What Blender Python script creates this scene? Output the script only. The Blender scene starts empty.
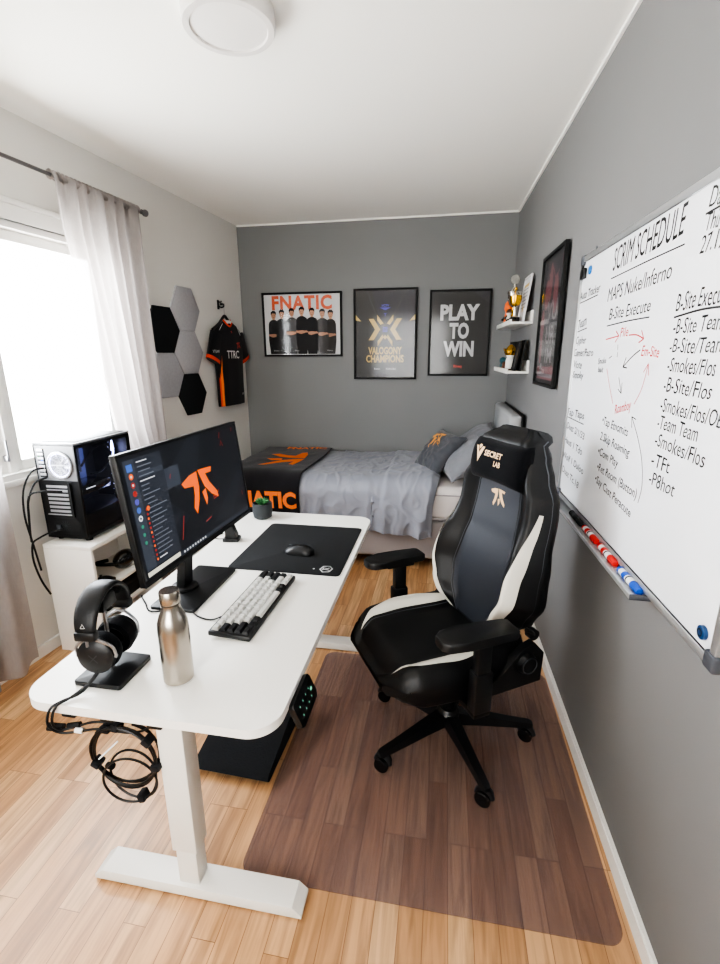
WORLD, SUNP, FILLP = 8.5, 116, 48
VT, LOOK, EXPO = 'AgX', 'AgX - High Contrast', 1.05
import bpy, bmesh, math, random
from mathutils import Vector, Matrix, noise
random.seed(7)
scene = bpy.context.scene
COL = scene.collection
PI = math.pi
def R(d): return math.radians(d)
def V(*a): return Vector(a)

# ------------------------------------------------------------------ materials
MATS = {}
def srgb(c):
    if isinstance(c, str):
        c = [int(c[i:i+2], 16)/255 for i in (0, 2, 4)]
    return tuple((x/12.92 if x <= .04045 else ((x+.055)/1.055)**2.4) for x in c) + (1,)
def mat(name, color, rough=.5, metal=0, coat=0, emis=0, sheen=0, bump=0, bscale=200, var=0, vscale=8, spec=.5, trans=0):
    m = bpy.data.materials.new(name); m.use_nodes = True
    nt = m.node_tree; b = nt.nodes['Principled BSDF']
    c = srgb(color)
    b.inputs['Base Color'].default_value = c
    b.inputs['Roughness'].default_value = rough
    b.inputs['Metallic'].default_value = metal
    b.inputs['Coat Weight'].default_value = coat
    b.inputs['Sheen Weight'].default_value = sheen
    b.inputs['Specular IOR Level'].default_value = spec
    b.inputs['Transmission Weight'].default_value = trans
    if emis:
        b.inputs['Emission Color'].default_value = c
        b.inputs['Emission Strength'].default_value = emis
    tc = None
    if bump or var:
        tc = nt.nodes.new('ShaderNodeTexCoord')
    if bump:
        n = nt.nodes.new('ShaderNodeTexNoise'); n.inputs['Scale'].default_value = bscale; n.inputs['Detail'].default_value = 3
        bp = nt.nodes.new('ShaderNodeBump'); bp.inputs['Strength'].default_value = bump; bp.inputs['Distance'].default_value = .002
        nt.links.new(tc.outputs['Object'], n.inputs['Vector']); nt.links.new(n.outputs['Fac'], bp.inputs['Height'])
        nt.links.new(bp.outputs['Normal'], b.inputs['Normal'])
    if var:
        n = nt.nodes.new('ShaderNodeTexNoise'); n.inputs['Scale'].default_value = vscale; n.inputs['Detail'].default_value = 4
        nt.links.new(tc.outputs['Object'], n.inputs['Vector'])
        mx = nt.nodes.new('ShaderNodeMix'); mx.data_type = 'RGBA'
        mx.inputs['A'].default_value = tuple(x*(1-var) for x in c[:3])+(1,)
        mx.inputs['B'].default_value = tuple(min(1, x*(1+var)) for x in c[:3])+(1,)
        nt.links.new(n.outputs['Fac'], mx.inputs['Factor']); nt.links.new(mx.outputs['Result'], b.inputs['Base Color'])
    MATS[name] = m
    return m
def nodes(name):
    m = bpy.data.materials.new(name); m.use_nodes = True; MATS[name] = m
    return m, m.node_tree, m.node_tree.nodes['Principled BSDF'], m.node_tree.nodes['Material Output']

mat('wall_grey', '818283', .82, bump=.25, bscale=350, var=.03, vscale=2)
mat('wall_grey_dimmed', '7b7b7c', .8, bump=.25, bscale=350, var=.03, vscale=2)  # same paint as the back wall, colour darkened to dim the window-lit side
mat('wall_white', 'd9d7d2', .85, bump=.2, bscale=350, var=.02, vscale=2)
mat('ceiling_white', 'f5f4ef', .9, bump=.15, bscale=300)
mat('trim_white', 'e6e5e1', .45)
mat('desk_white', 'eae8e3', .38, bump=.05, bscale=500)
mat('steel_white', 'dedcd6', .4)
mat('cabinet_white', 'e2dfd9', .45)
mat('black_plastic', '0f1012', .42)
mat('black_matte', '0c0d0e', .7)
mat('black_gloss', '0c0d0f', .12, coat=.5)
mat('dark_grey', '33363a', .5)
mat('grey_metal', '9a9a9c', .3, metal=.9)
mat('alu', 'c4c6c8', .35, metal=.75)
mat('steel', 'b5aea4', .27, metal=1, bump=.08, bscale=60)
mat('steel_dark', '6d6963', .3, metal=1)
mat('leather', '0e0f11', .45, bump=.25, bscale=260, spec=.4)
mat('leather_panel_sheen', '22262f', .45, bump=.25, bscale=260, spec=.6)  # bluish sheen of the black leather put into a lighter base colour
mat('leather_white', 'cfccc2', .5, bump=.2, bscale=260)
mat('velour', '0a0b10', .9, bump=.5, bscale=300, spec=.2, sheen=.05)
mat('gold_thread', 'd9b78c', .5)
mat('text_dim', '7d777b', .5)
mat('emblem_gold', 'd99a4a', .6)
mat('magnet_dark', '17406e', .35)
mat('orange', 'f0702a', .55)
mat('orange_cloth', 'ee7b35', .85)
mat('cuff_orange', 'd8482a', .8)
mat('black_cloth', '0e0e13', .95, bump=.35, bscale=220, sheen=.1)
mat('plush_black', '100e14', .95, bump=.6, bscale=160, sheen=.2)
mat('duvet', '888b95', .62, bump=.3, bscale=18, sheen=.2, var=.05, vscale=5)
mat('pillow_dark', '44464c', .8, bump=.5, bscale=40, sheen=.3, var=.15, vscale=12)
mat('pillow_grey', '77797f', .85, bump=.3, bscale=40, sheen=.2)
mat('mattress', 'c9c3c0', .85, bump=.3, bscale=180)
mat('boxspring', '9b9696', .9, bump=.4, bscale=240)
mat('headboard', 'a3a5a7', .9, bump=.4, bscale=300)
mat('felt_grey', 'a9a9ad', .95, bump=.6, bscale=120, var=.12, vscale=60)
mat('felt_black', '15191c', .95, bump=.6, bscale=150, var=.1, vscale=60)
mat('board', 'f4f7fc', .16, coat=.3, emis=0)
mat('ink', '17181b', .5)
mat('ink_red', 'd2323a', .5)
mat('paper', 'cfcfd1', .5)
mat('poster_black', '0b0b0e', .45)
mat('poster_navy', '121124', .45)
mat('poster_grey', '26252c', .5)
mat('poster_pink', '7a4a50', .5)
mat('gold_print', 'c9ab62', .45)
mat('blue_print', '4a46b8', .5)
mat('text_grey', 'c3c4c6', .5)
mat('text_orange', 'd9603a', .5)
mat('text_red', 'c83a30', .5)
mat('skin', 'b98a70', .6)
mat('hair', '1c1614', .8)
mat('shirt_black', '17171a', .7)
mat('print_streak', '8c8e99', .6)
mat('gold', 'd6a53a', .25, metal=1)
mat('silver', 'cfcdc6', .2, metal=1)
mat('green', '3f7a48', .6)
mat('pot', '3a3e41', .7)
mat('soil', '2a211b', .95)
mat('blue', '1d55c0', .45)
mat('blue_magnet', '1c6fb4', .4)
mat('red', 'cf2b26', .45)
mat('marker_white', 'e6e6e6', .4)
mat('cap_grey', '4b4e55', .5)
mat('pad_black', '0d0f12', .85, bump=.4, bscale=500)
mat('carpet_black', '1a1d21', .97, bump=1, bscale=160)
mat('key_white', 'c6c5c1', .5)
mat('key_black', '121316', .5)
mat('lamp_white', 'd9d6d3', .5)
mat('lamp_diffuser', 'e3e1de', .55)
mat('glass_dark', '0c0f16', .06, spec=.8)
mat('rod', '6c6a6b', .35, metal=.6)
mat('fan_glow', 'c8ccff', .4, emis=5)
mat('led', '6fb89a', .4, emis=.5)
mat('pc_inner', '10131c', .4)
mat('pc_inner2', '3a4266', .4, emis=.25)
mat('pc_grille', 'b9b9bd', .35, metal=.6)
mat('pc_frame', '7c7d80', .4, metal=.3)
mat('teal', '2c5960', .5)
mat('brown', '5a3a2a', .6)
mat('white_figure', 'd8d6d0', .5)
mat('socket', 'd9d7d0', .4)
# screen mats (a lit display)
for n, c, e in (('scr_bg', '101318', .75), ('scr_bg2', '181c22', .75), ('scr_panel', '23272e', .9), ('scr_panel2', '2f343c', .9),
                ('scr_text', '6a6f78', .6), ('scr_orange', 'f56a14', .62), ('scr_red', '9c3026', .7), ('scr_white', 'c4c6ca', .7),
                ('scr_blue', '4a6fc0', .55), ('scr_green', '2f7a62', .8), ('scr_purple', '4a4a9a', .8), ('scr_bar', 'b9b6a6', .8)):
    m = mat(n, c, .35, emis=e); m.node_tree.nodes['Principled BSDF'].inputs['Base Color'].default_value = (.01, .01, .012, 1)

# floor: strip parquet
m, nt, b, out = nodes('oak_floor')
tc = nt.nodes.new('ShaderNodeTexCoord'); mp = nt.nodes.new('ShaderNodeMapping'); mp.inputs['Rotation'].default_value = (0, 0, R(90))
nt.links.new(tc.outputs['Object'], mp.inputs['Vector'])
br = nt.nodes.new('ShaderNodeTexBrick'); br.offset = .37; br.offset_frequency = 3; br.squash = 1
br.inputs['Scale'].default_value = 1; br.inputs['Brick Width'].default_value = .62; br.inputs['Row Height'].default_value = .0708
br.inputs['Mortar Size'].default_value = .0009; br.inputs['Mortar Smooth'].default_value = .1; br.inputs['Bias'].default_value = 0
br.inputs['Color1'].default_value = (.0, .0, .0, 1); br.inputs['Color2'].default_value = (1, 1, 1, 1); br.inputs['Mortar'].default_value = (.25, .25, .25, 1)
nt.links.new(mp.outputs['Vector'], br.inputs['Vector'])
rp = nt.nodes.new('ShaderNodeValToRGB'); e = rp.color_ramp.elements
e[0].color = srgb('b68a60'); e[1].color = srgb('d2ac82'); rp.color_ramp.elements.new(.5).color = srgb('c79b70')
nt.links.new(br.outputs['Color'], rp.inputs['Fac'])
mp2 = nt.nodes.new('ShaderNodeMapping'); mp2.inputs['Scale'].default_value = (16, 1.1, 1)
nt.links.new(tc.outputs['Object'], mp2.inputs['Vector'])
# shift the grain from strip to strip
sx = nt.nodes.new('ShaderNodeVectorMath'); sx.operation = 'MULTIPLY_ADD'; sx.inputs[1].default_value = (7, 13, 3)
nt.links.new(br.outputs['Color'], sx.inputs[0]); nt.links.new(mp2.outputs['Vector'], sx.inputs[2])
gn = nt.nodes.new('ShaderNodeTexNoise'); gn.inputs['Scale'].default_value = 2.2; gn.inputs['Detail'].default_value = 7; gn.inputs['Distortion'].default_value = 1.2
nt.links.new(sx.outputs[0], gn.inputs['Vector'])
gr = nt.nodes.new('ShaderNodeValToRGB'); g = gr.color_ramp.elements; g[0].position = .33; g[0].color = (.56, .52, .48, 1); g[1].position = .62; g[1].color = (1.08, 1.08, 1.08, 1)
nt.links.new(gn.outputs['Fac'], gr.inputs['Fac'])
mul = nt.nodes.new('ShaderNodeMix'); mul.data_type = 'RGBA'; mul.blend_type = 'MULTIPLY'; mul.inputs['Factor'].default_value = .8
nt.links.new(rp.outputs['Color'], mul.inputs['A']); nt.links.new(gr.outputs['Color'], mul.inputs['B'])
mo = nt.nodes.new('ShaderNodeMix'); mo.data_type = 'RGBA'; mo.inputs['B'].default_value = srgb('7d5838')
nt.links.new(br.outputs['Fac'], mo.inputs['Factor']); nt.links.new(mul.outputs['Result'], mo.inputs['A'])
nt.links.new(mo.outputs['Result'], b.inputs['Base Color'])
b.inputs['Roughness'].default_value = .34; b.inputs['Specular IOR Level'].default_value = .75
bp = nt.nodes.new('ShaderNodeBump'); bp.inputs['Strength'].default_value = .12; bp.inputs['Distance'].default_value = .002
nt.links.new(gn.outputs['Fac'], bp.inputs['Height']); nt.links.new(bp.outputs['Normal'], b.inputs['Normal'])

# sheer curtain
m, nt, b, out = nodes('sheer')
b.inputs['Base Color'].default_value = srgb('aaa4a2'); b.inputs['Roughness'].default_value = .9
tr = nt.nodes.new('ShaderNodeBsdfTranslucent'); tr.inputs['Color'].default_value = srgb('b5aeac')
tp = nt.nodes.new('ShaderNodeBsdfTransparent')
a1 = nt.nodes.new('ShaderNodeMixShader'); a1.inputs[0].default_value = .5
a2 = nt.nodes.new('ShaderNodeMixShader')
tc = nt.nodes.new('ShaderNodeTexCoord'); wv = nt.nodes.new('ShaderNodeTexNoise'); wv.inputs['Scale'].default_value = 30; wv.inputs['Detail'].default_value = 5
mpp = nt.nodes.new('ShaderNodeMapping'); mpp.inputs['Scale'].default_value = (1, 1, 6)
nt.links.new(tc.outputs['Object'], mpp.inputs['Vector']); nt.links.new(mpp.outputs['Vector'], wv.inputs['Vector'])
mr = nt.nodes.new('ShaderNodeMapRange'); mr.inputs['To Min'].default_value = .06; mr.inputs['To Max'].default_value = .24
nt.links.new(wv.outputs['Fac'], mr.inputs['Value']); nt.links.new(mr.outputs['Result'], a2.inputs[0])
nt.links.new(b.outputs[0], a1.inputs[1]); nt.links.new(tr.outputs[0], a1.inputs[2])
nt.links.new(a1.outputs[0], a2.inputs[1]); nt.links.new(tp.outputs[0], a2.inputs[2]); nt.links.new(a2.outputs[0], out.inputs['Surface'])

def thin(name, tint, gloss, rough, diff=0, dcol='808080'):
    m, nt, b, out = nodes(name); nt.nodes.remove(b)
    tp = nt.nodes.new('ShaderNodeBsdfTransparent'); tp.inputs['Color'].default_value = tint
    gl = nt.nodes.new('ShaderNodeBsdfGlossy'); gl.inputs['Roughness'].default_value = rough
    fr = nt.nodes.new('ShaderNodeFresnel'); fr.inputs['IOR'].default_value = gloss
    s = tp.outputs[0]
    if diff:
        df = nt.nodes.new('ShaderNodeBsdfDiffuse'); df.inputs['Color'].default_value = srgb(dcol)
        md = nt.nodes.new('ShaderNodeMixShader'); md.inputs[0].default_value = diff
        nt.links.new(tp.outputs[0], md.inputs[1]); nt.links.new(df.outputs[0], md.inputs[2]); s = md.outputs[0]
    mx = nt.nodes.new('ShaderNodeMixShader')
    ge = nt.nodes.new('ShaderNodeNewGeometry'); om = nt.nodes.new('ShaderNodeMath'); om.operation = 'SUBTRACT'; om.inputs[0].default_value = 1
    nt.links.new(ge.outputs['Backfacing'], om.inputs[1]); mu = nt.nodes.new('ShaderNodeMath'); mu.operation = 'MULTIPLY'
    nt.links.new(fr.outputs[0], mu.inputs[0]); nt.links.new(om.outputs[0], mu.inputs[1])
    nt.links.new(mu.outputs[0], mx.inputs[0]); nt.links.new(s, mx.inputs[1]); nt.links.new(gl.outputs[0], mx.inputs[2])
    nt.links.new(mx.outputs[0], out.inputs['Surface'])
thin('glass', (.97, .98, .98, 1), 1.45, .02)
thin('poster_glass', (.96, .96, .96, 1), 1.5, .09)
thin('pc_glass', (.84, .86, .90, 1), 1.45, .02)
thin('mat_film', (.84, .82, .85, 1), 1.4, .25, .13, 'a0979b')

# ------------------------------------------------------------------ mesh builder
class MB:
    def __init__(s, *mats):
        s.bm = bmesh.new(); s.mats = []; s.mi = 0
        if mats: s.m(mats[0])
    def m(s, name):
        if name not in s.mats: s.mats.append(name)
        s.mi = s.mats.index(name); return s
    def add(s, vs, fs, M=None):
        out = [s.bm.verts.new(M @ Vector(v) if M else Vector(v)) for v in vs]
        for f in fs:
            try:
                q = s.bm.faces.new([out[i] for i in f]); q.material_index = s.mi
            except ValueError: pass
        return out
    def merge(s, tb, M=None):
        tb.verts.ensure_lookup_table(); tb.verts.index_update()
        s.add([v.co.copy() for v in tb.verts], [[v.index for v in f.verts] for f in tb.faces], M); tb.free()
    def box(s, lo, hi, bev=0, seg=2, M=None):
        tb = bmesh.new(); bmesh.ops.create_cube(tb, size=1)
        lo = Vector(lo); hi = Vector(hi); d = hi-lo; c = (hi+lo)/2
        for v in tb.verts: v.co = Vector((v.co[i]*d[i]+c[i] for i in range(3)))
        if bev: bmesh.ops.bevel(tb, geom=tb.edges[:], offset=min(bev, min(abs(x) for x in d)*.49), segments=seg, affect='EDGES', profile=.5)
        s.merge(tb, M); return s
    def prism(s, poly, z0, z1, M=None, bev=0):
        n = len(poly); a = sum(poly[i][0]*poly[(i+1) % n][1]-poly[(i+1) % n][0]*poly[i][1] for i in range(n))
        if a < 0: poly = poly[::-1]
        tb = bmesh.new()
        lo = [tb.verts.new((x, y, z0)) for x, y in poly]; hi = [tb.verts.new((x, y, z1)) for x, y in poly]
        tb.faces.new(lo[::-1]); top = tb.faces.new(hi)
        for i in range(n): tb.faces.new((lo[i], lo[(i+1) % n], hi[(i+1) % n], hi[i]))
        if bev: bmesh.ops.bevel(tb, geom=list(top.edges), offset=bev, segments=2, affect='EDGES', profile=.5)
        s.merge(tb, M); return s
    def flat(s, poly, z=0, M=None):
        n = len(poly); a = sum(poly[i][0]*poly[(i+1) % n][1]-poly[(i+1) % n][0]*poly[i][1] for i in range(n))
        if a < 0: poly = poly[::-1]
        s.add([(x, y, z) for x, y in poly], [list(range(n))], M); return s
    def rect(s, x0, y0, x1, y1, z=0, M=None): return s.flat([(x0, y0), (x1, y0), (x1, y1), (x0, y1)], z, M)
    def disc(s, x, y, r, z=0, M=None, n=16, ry=None):
        ry = ry or r
        return s.flat([(x+r*math.cos(2*PI*i/n), y+ry*math.sin(2*PI*i/n)) for i in range(n)], z, M)
    def lathe(s, prof, M=None, n=32, cap=True):
        vs = []; fs = []
        for r, z in prof:
            for i in range(n): vs.append((r*math.cos(2*PI*i/n), r*math.sin(2*PI*i/n), z))
        for k in range(len(prof)-1):
            for i in range(n):
                j = (i+1) % n; fs.append((k*n+i, k*n+j, (k+1)*n+j, (k+1)*n+i))
        if cap: fs.append(list(range(n))[::-1]); fs.append([(len(prof)-1)*n+i for i in range(n)])
        s.add(vs, fs, M); return s
    def cyl(s, p0, p1, r0, r1=None, n=20, M=None):
        r1 = r0 if r1 is None else r1; p0 = Vector(p0); p1 = Vector(p1); d = p1-p0
        q = d.to_track_quat('Z', 'Y').to_matrix().to_4x4(); q.translation = p0
        s.lathe([(r0, 0), (r1, d.length)], (M @ q) if M else q, n); return s
    def tube(s, pts, r, n=8, M=None, smooth=4, closed=False, rf=None):
        pts = [Vector(p) for p in pts]
        if smooth:
            P = pts; N = len(P); o = []
            for i in range(N if closed else N-1):
                a, b_, c, d = (P[(i-1) % N] if (closed or i > 0) else P[0]), P[i], P[(i+1) % N], (P[(i+2) % N] if (closed or i+2 < N) else P[-1])
                for k in range(smooth):
                    t = k/smooth
                    o.append(.5*((2*b_)+(c-a)*t+(2*a-5*b_+4*c-d)*t*t+(3*b_-a-3*c+d)*t**3))
            if not closed: o.append(P[-1])
            pts = o
        N = len(pts); vs = []; fs = []; up = None
        for i, p in enumerate(pts):
            a = pts[i-1] if (i or closed) else p; b_ = pts[(i+1) % N] if (i+1 < N or closed) else p
            t = (b_-a).normalized()
            if up is None: up = t.orthogonal().normalized()
            up = (up-t*up.dot(t)).normalized(); w = t.cross(up)
            rr = rf(i/(N-1))*r if rf else r
            for k in range(n):
                an = 2*PI*k/n; vs.append(p+(up*math.cos(an)+w*math.sin(an))*rr)
        for i in range(N if closed else N-1):
            for k in range(n):
                j = (k+1) % n; i2 = (i+1) % N; fs.append((i*n+k, i*n+j, i2*n+j, i2*n+k))
        if not closed: fs.append(list(range(n))[::-1]); fs.append([(N-1)*n+k for k in range(n)])
        s.add(vs, fs, M); return s
    def loft(s, rings, M=None, cap=True, closed=True):
        n = len(rings[0]); vs = [v for r in rings for v in r]; fs = []
        for k in range(len(rings)-1):
            for i in range(n if closed else n-1):
                j = (i+1) % n; fs.append((k*n+i, k*n+j, (k+1)*n+j, (k+1)*n+i))
        if cap and closed: fs.append(list(range(n))[::-1]); fs.append([(len(rings)-1)*n+i for i in range(n)])
        s.add(vs, fs, M); return s
    def grid(s, f, nu, nv, M=None):
        return s.loft([[f(i/nu, j/nv) for i in range(nu+1)] for j in range(nv+1)], M, False, False)
    def sphere(s, c, r, M=None, n=16, sc=(1, 1, 1)):
        tb = bmesh.new(); bmesh.ops.create_uvsphere(tb, u_segments=n, v_segments=max(6, n*2//3), radius=r)
        for v in tb.verts: v.co = Vector((v.co[i]*sc[i]+c[i] for i in range(3)))
        s.merge(tb, M); return s
    def torus(s, c, R0, r, M=None, n=32, k=8, sc=(1, 1)):
        pts = [Vector((c[0]+R0*sc[0]*math.cos(2*PI*i/n), c[1]+R0*sc[1]*math.sin(2*PI*i/n), c[2])) for i in range(n)]
        return s.tube(pts, r, k, M, 0, True)
    def stroke(s, pts, w, z=0, M=None):
        # a flat ribbon in the local xy plane
        P = [Vector((p[0], p[1])) for p in pts]; vs = []
        for i, p in enumerate(P):
            t = (P[min(i+1, len(P)-1)]-P[max(i-1, 0)]).normalized(); nrm = Vector((-t.y, t.x))*w/2
            vs += [(p.x+nrm.x, p.y+nrm.y, z), (p.x-nrm.x, p.y-nrm.y, z)]
        s.add(vs, [(2*i+1, 2*i+3, 2*i+2, 2*i) for i in range(len(P)-1)], M); return s
    def text(s, txt, x, y, h, z=0, w=None, align='l', bold=0, shear=0, jit=0, rot=0, M=None, fn=None, space=1):
        vs, fs, x0, x1 = text_geo(txt, bold, shear, space)
        k = h/CAP; kx = (w/(x1-x0)) if w else k
        W = (x1-x0)*kx; ox = {'l': 0, 'c': -W/2, 'r': -W}[align]; sd = sum(map(ord, txt))*.37
        out = []
        for a, c in vs:
            px = (a-x0)*kx+ox; py = c*k
            if jit:
                q = Vector((px/h*1.1+sd, py/h*.9, sd)); px += (noise.noise(q))*h*jit; py += noise.noise(q+Vector((9, 4, 2)))*h*jit
            cx = x+px*math.cos(rot)-py*math.sin(rot); cy = y+px*math.sin(rot)+py*math.cos(rot)
            out.append(fn(cx, cy) if fn else (cx, cy, z))
        s.add(out, fs, M); return s
    def build(s, name, parent=None, smooth=True, angle=38, M=None, solid=0):
        me = bpy.data.meshes.new(name)
        bmesh.ops.remove_doubles(s.bm, verts=s.bm.verts, dist=1e-6)
        s.bm.to_mesh(me); s.bm.free()
        for n in s.mats: me.materials.append(MATS[n])
        if smooth:
            me.shade_smooth(); me.set_sharp_from_angle(angle=R(angle))
        o = bpy.data.objects.new(name, me); COL.objects.link(o)
        if parent: o.parent = parent
        if M is not None: o.matrix_local = M
        if solid:
            md = o.modifiers.new('thickness', 'SOLIDIFY'); md.thickness = solid; md.offset = 1
        return o
_TC = {}
def text_geo(txt, bold, shear, space=1):
    key = (txt, bold, shear, space)
    if key in _TC: return _TC[key]
    cu = bpy.data.curves.new('tmp', 'FONT'); cu.body = txt; cu.offset = bold; cu.shear = shear; cu.resolution_u = 3; cu.space_character = space
    o = bpy.data.objects.new('tmp', cu); COL.objects.link(o)
    dg = bpy.context.evaluated_depsgraph_get(); dg.update()
    me = bpy.data.meshes.new_from_object(o.evaluated_get(dg))
    vs = [(v.co.x, v.co.y) for v in me.vertices]; fs = [list(p.vertices) for p in me.polygons]
    fs2 = []
    for f in fs:
        a = sum(vs[f[i]][0]*vs[f[(i+1) % len(f)]][1]-vs[f[(i+1) % len(f)]][0]*vs[f[i]][1] for i in range(len(f)))
        fs2.append(f if a > 0 else f[::-1])
    bpy.data.objects.remove(o); bpy.data.meshes.remove(me); bpy.data.curves.remove(cu)
    _TC[key] = (vs, fs2, min(v[0] for v in vs), max(v[0] for v in vs)); return _TC[key]
_v = text_geo('H', 0, 0)[0]; CAP = max(v[1] for v in _v)

def thing(name, label, cat, M=None, loc=None, rz=0, group=None):
    o = bpy.data.objects.new(name, None); COL.objects.link(o); o.empty_display_size = .05
    if loc is not None: M = Matrix.Translation(Vector(loc)) @ Matrix.Rotation(rz, 4, 'Z')
    if M is not None: o.matrix_world = M
    return tag(o, label, cat, group)
def tag(o, label=None, cat=None, group=None, kind=None):
    if label: o['label'] = label
    if cat: o['category'] = cat
    if group: o['group'] = group
    if kind: o['kind'] = kind
    return o
def dup(o, M, label, group=None):
    r = o.copy(); COL.objects.link(r); r.matrix_world = M; r['label'] = label
    if group: r['group'] = group
    for ch in list(o.children):
        c = ch.copy(); COL.objects.link(c); c.parent = r
        for g in list(ch.children):
            d = g.copy(); COL.objects.link(d); d.parent = c
    return r
def T(x, y, z): return Matrix.Translation((x, y, z))
def RZ(a): return Matrix.Rotation(a, 4, 'Z')
def RX(a): return Matrix.Rotation(a, 4, 'X')
def RY(a): return Matrix.Rotation(a, 4, 'Y')
def frame(o, x, y):
    x = Vector(x).normalized(); y = Vector(y); z = x.cross(y).normalized(); y = z.cross(x)
    return Matrix(((x.x, y.x, z.x, o[0]), (x.y, y.y, z.y, o[1]), (x.z, y.z, z.z, o[2]), (0, 0, 0, 1)))

# room dimensions
H = 2.688; D = 4.365; FRONT = -1.1
def LX(y): return -2.071+.09*(y-2.24)
def RX_(y): return .573-.019*(y-2.24)
def FL(y, z, off=0.0): return frame((LX(y)+off, y, z), (.09, 1, 0), (0, 0, 1))      # left wall: x local = to the right as seen
def FR(y, z, off=0.0): return frame((RX_(y)-off, y, z), (.019, -1, 0), (0, 0, 1))   # right wall
def FB(x, z, off=0.0): return frame((x, D-off, z), (1, 0, 0), (0, 0, 1))            # back wall

def logo(mb, cx, cy, h, z=0, rot=0, M=None, fn=None, xs=1.3):
    Lp = [(0, 355), (38, 332), (75, 326), (75, 400), (66, 455), (45, 516), (35, 482), (47, 430), (50, 387), (10, 378)]
    Rp = [(80, 323), (110, 326), (150, 332), (144, 356), (115, 353), (128, 400), (160, 462), (160, 491), (128, 460), (100, 410), (88, 361)]
    Mp = [(84, 430), (104, 420), (106, 470), (95, 500)]
    for P in (Lp, Rp, Mp):
        q = []
        for x, y in P:
            a = (x-80)/193*h*xs; b_ = (420-y)/193*h
            q.append((cx+a*math.cos(rot)-b_*math.sin(rot), cy+a*math.sin(rot)+b_*math.cos(rot)))
        if fn:
            n = len(q); ar = sum(q[i][0]*q[(i+1) % n][1]-q[(i+1) % n][0]*q[i][1] for i in range(n))
            if ar < 0: q = q[::-1]
            # fan-split long shapes into a fine strip so the mark follows the cloth
            mb.add([fn(a, b_) for a, b_ in q], [list(range(n))], M)
        else: mb.flat(q, z, M)
# ================================================================== the room
def struct(o): o['kind'] = 'structure'; return o
WY0, WY1, WZ0, WZ1 = .55, 2.80, .98, 2.20      # window opening in the left wall
mb = MB('oak_floor'); mb.box((-2.7, FRONT-.1, -.08), (.85, D+.1, 0)); struct(mb.build('floor', smooth=False))
mb = MB('ceiling_white'); mb.box((-2.7, FRONT-.1, H), (.85, D+.1, H+.1)); struct(mb.build('ceiling', smooth=False))
mb = MB('wall_grey'); mb.box((-2.1, D, 0), (.75, D+.12, H)); struct(mb.build('wall_back', smooth=False))
mb = MB('wall_white'); mb.box((-2.7, FRONT-.12, 0), (.85, FRONT, H)); struct(mb.build('wall_front', smooth=False))
mb = MB('wall_grey_dimmed')
mb.prism([(RX_(FRONT-.05), FRONT-.05), (RX_(FRONT-.05)+.12, FRONT-.05), (RX_(D+.05)+.12, D+.05), (RX_(D+.05), D+.05)], 0, H)
struct(mb.build('wall_right', smooth=False))
mb = MB('wall_white')
def lw(y0, y1, z0, z1):
    mb.prism([(LX(y0), y0), (LX(y1), y1), (LX(y1)-.16, y1), (LX(y0)-.16, y0)], z0, z1)
lw(FRONT-.05, WY0, 0, H); lw(WY1, D+.05, 0, H); lw(WY0, WY1, 0, WZ0); lw(WY0, WY1, WZ1, H)
struct(mb.build('wall_left', smooth=False))
# baseboards
mb = MB('trim_white')
mb.prism([(RX_(FRONT), FRONT), (RX_(FRONT)-.014, FRONT), (RX_(D-.02)-.014, D-.02), (RX_(D-.02), D-.02)], .0, .058)
mb.prism([(RX_(FRONT), FRONT), (RX_(FRONT)-.009, FRONT), (RX_(D-.02)-.009, D-.02), (RX_(D-.02), D-.02)], .058, .066)
struct(mb.build('baseboard_right', smooth=False))
mb = MB('trim_white')
mb.prism([(LX(FRONT), FRONT), (LX(FRONT)+.014, FRONT), (LX(D-.02)+.014, D-.02), (LX(D-.02), D-.02)], .0, .066)
struct(mb.build('baseboard_left', smooth=False))
mb = MB('trim_white'); mb.box((LX(D)+.02, D-.014, 0), (RX_(D)-.02, D, .066)); struct(mb.build('baseboard_back', smooth=False))
# ceiling coving line: thin pale joint above the grey walls
mb = MB('ceiling_white'); mb.box((LX(D)+.005, D-.012, H-.012), (RX_(D)-.003, D, H)); struct(mb.build('trim_1', smooth=False))
mb = MB('ceiling_white')
mb.prism([(RX_(FRONT), FRONT), (RX_(FRONT)-.012, FRONT), (RX_(D-.02)-.012, D-.02), (RX_(D-.02), D-.02)], H-.012, H)
struct(mb.build('trim_2', smooth=False))

# window in the left wall
Mw = FL(WY0, WZ0)                     # local x along the wall, y up, z into the room
WL = (WY1-WY0)*math.sqrt(1+.09**2); WH = WZ1-WZ0
win = bpy.data.objects.new('window_1', None); COL.objects.link(win); win.matrix_world = Mw; struct(win)
mb = MB('trim_white')
for a, b_ in (((-.08, WH, -.005), (WL+.08, WH+.085, .022)), ((-.08, -.02, -.005), (-.0, WH, .022)), ((WL, -.02, -.005), (WL+.08, WH, .022))):
    mb.box(a, b_, .004)
mb.box((-.08, WH+.07, 0), (WL+.08, WH+.095, .035), .004)
mb.build('casing', win)
mb = MB('trim_white')                 # jambs
mb.box((0, 0, -.15), (.03, WH, 0)); mb.box((WL-.03, 0, -.15), (WL, WH, 0)); mb.box((0, WH-.03, -.15), (WL, WH, 0)); mb.box((0, 0, -.15), (WL, .03, 0))
mb.build('window_frame', win)
mb = MB('trim_white'); mb.box((-.1, -.03, -.06), (WL+.1, .0, .012), .004); mb.build('window_sill', win)
xm = (1.98-WY0)*1.004
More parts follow.
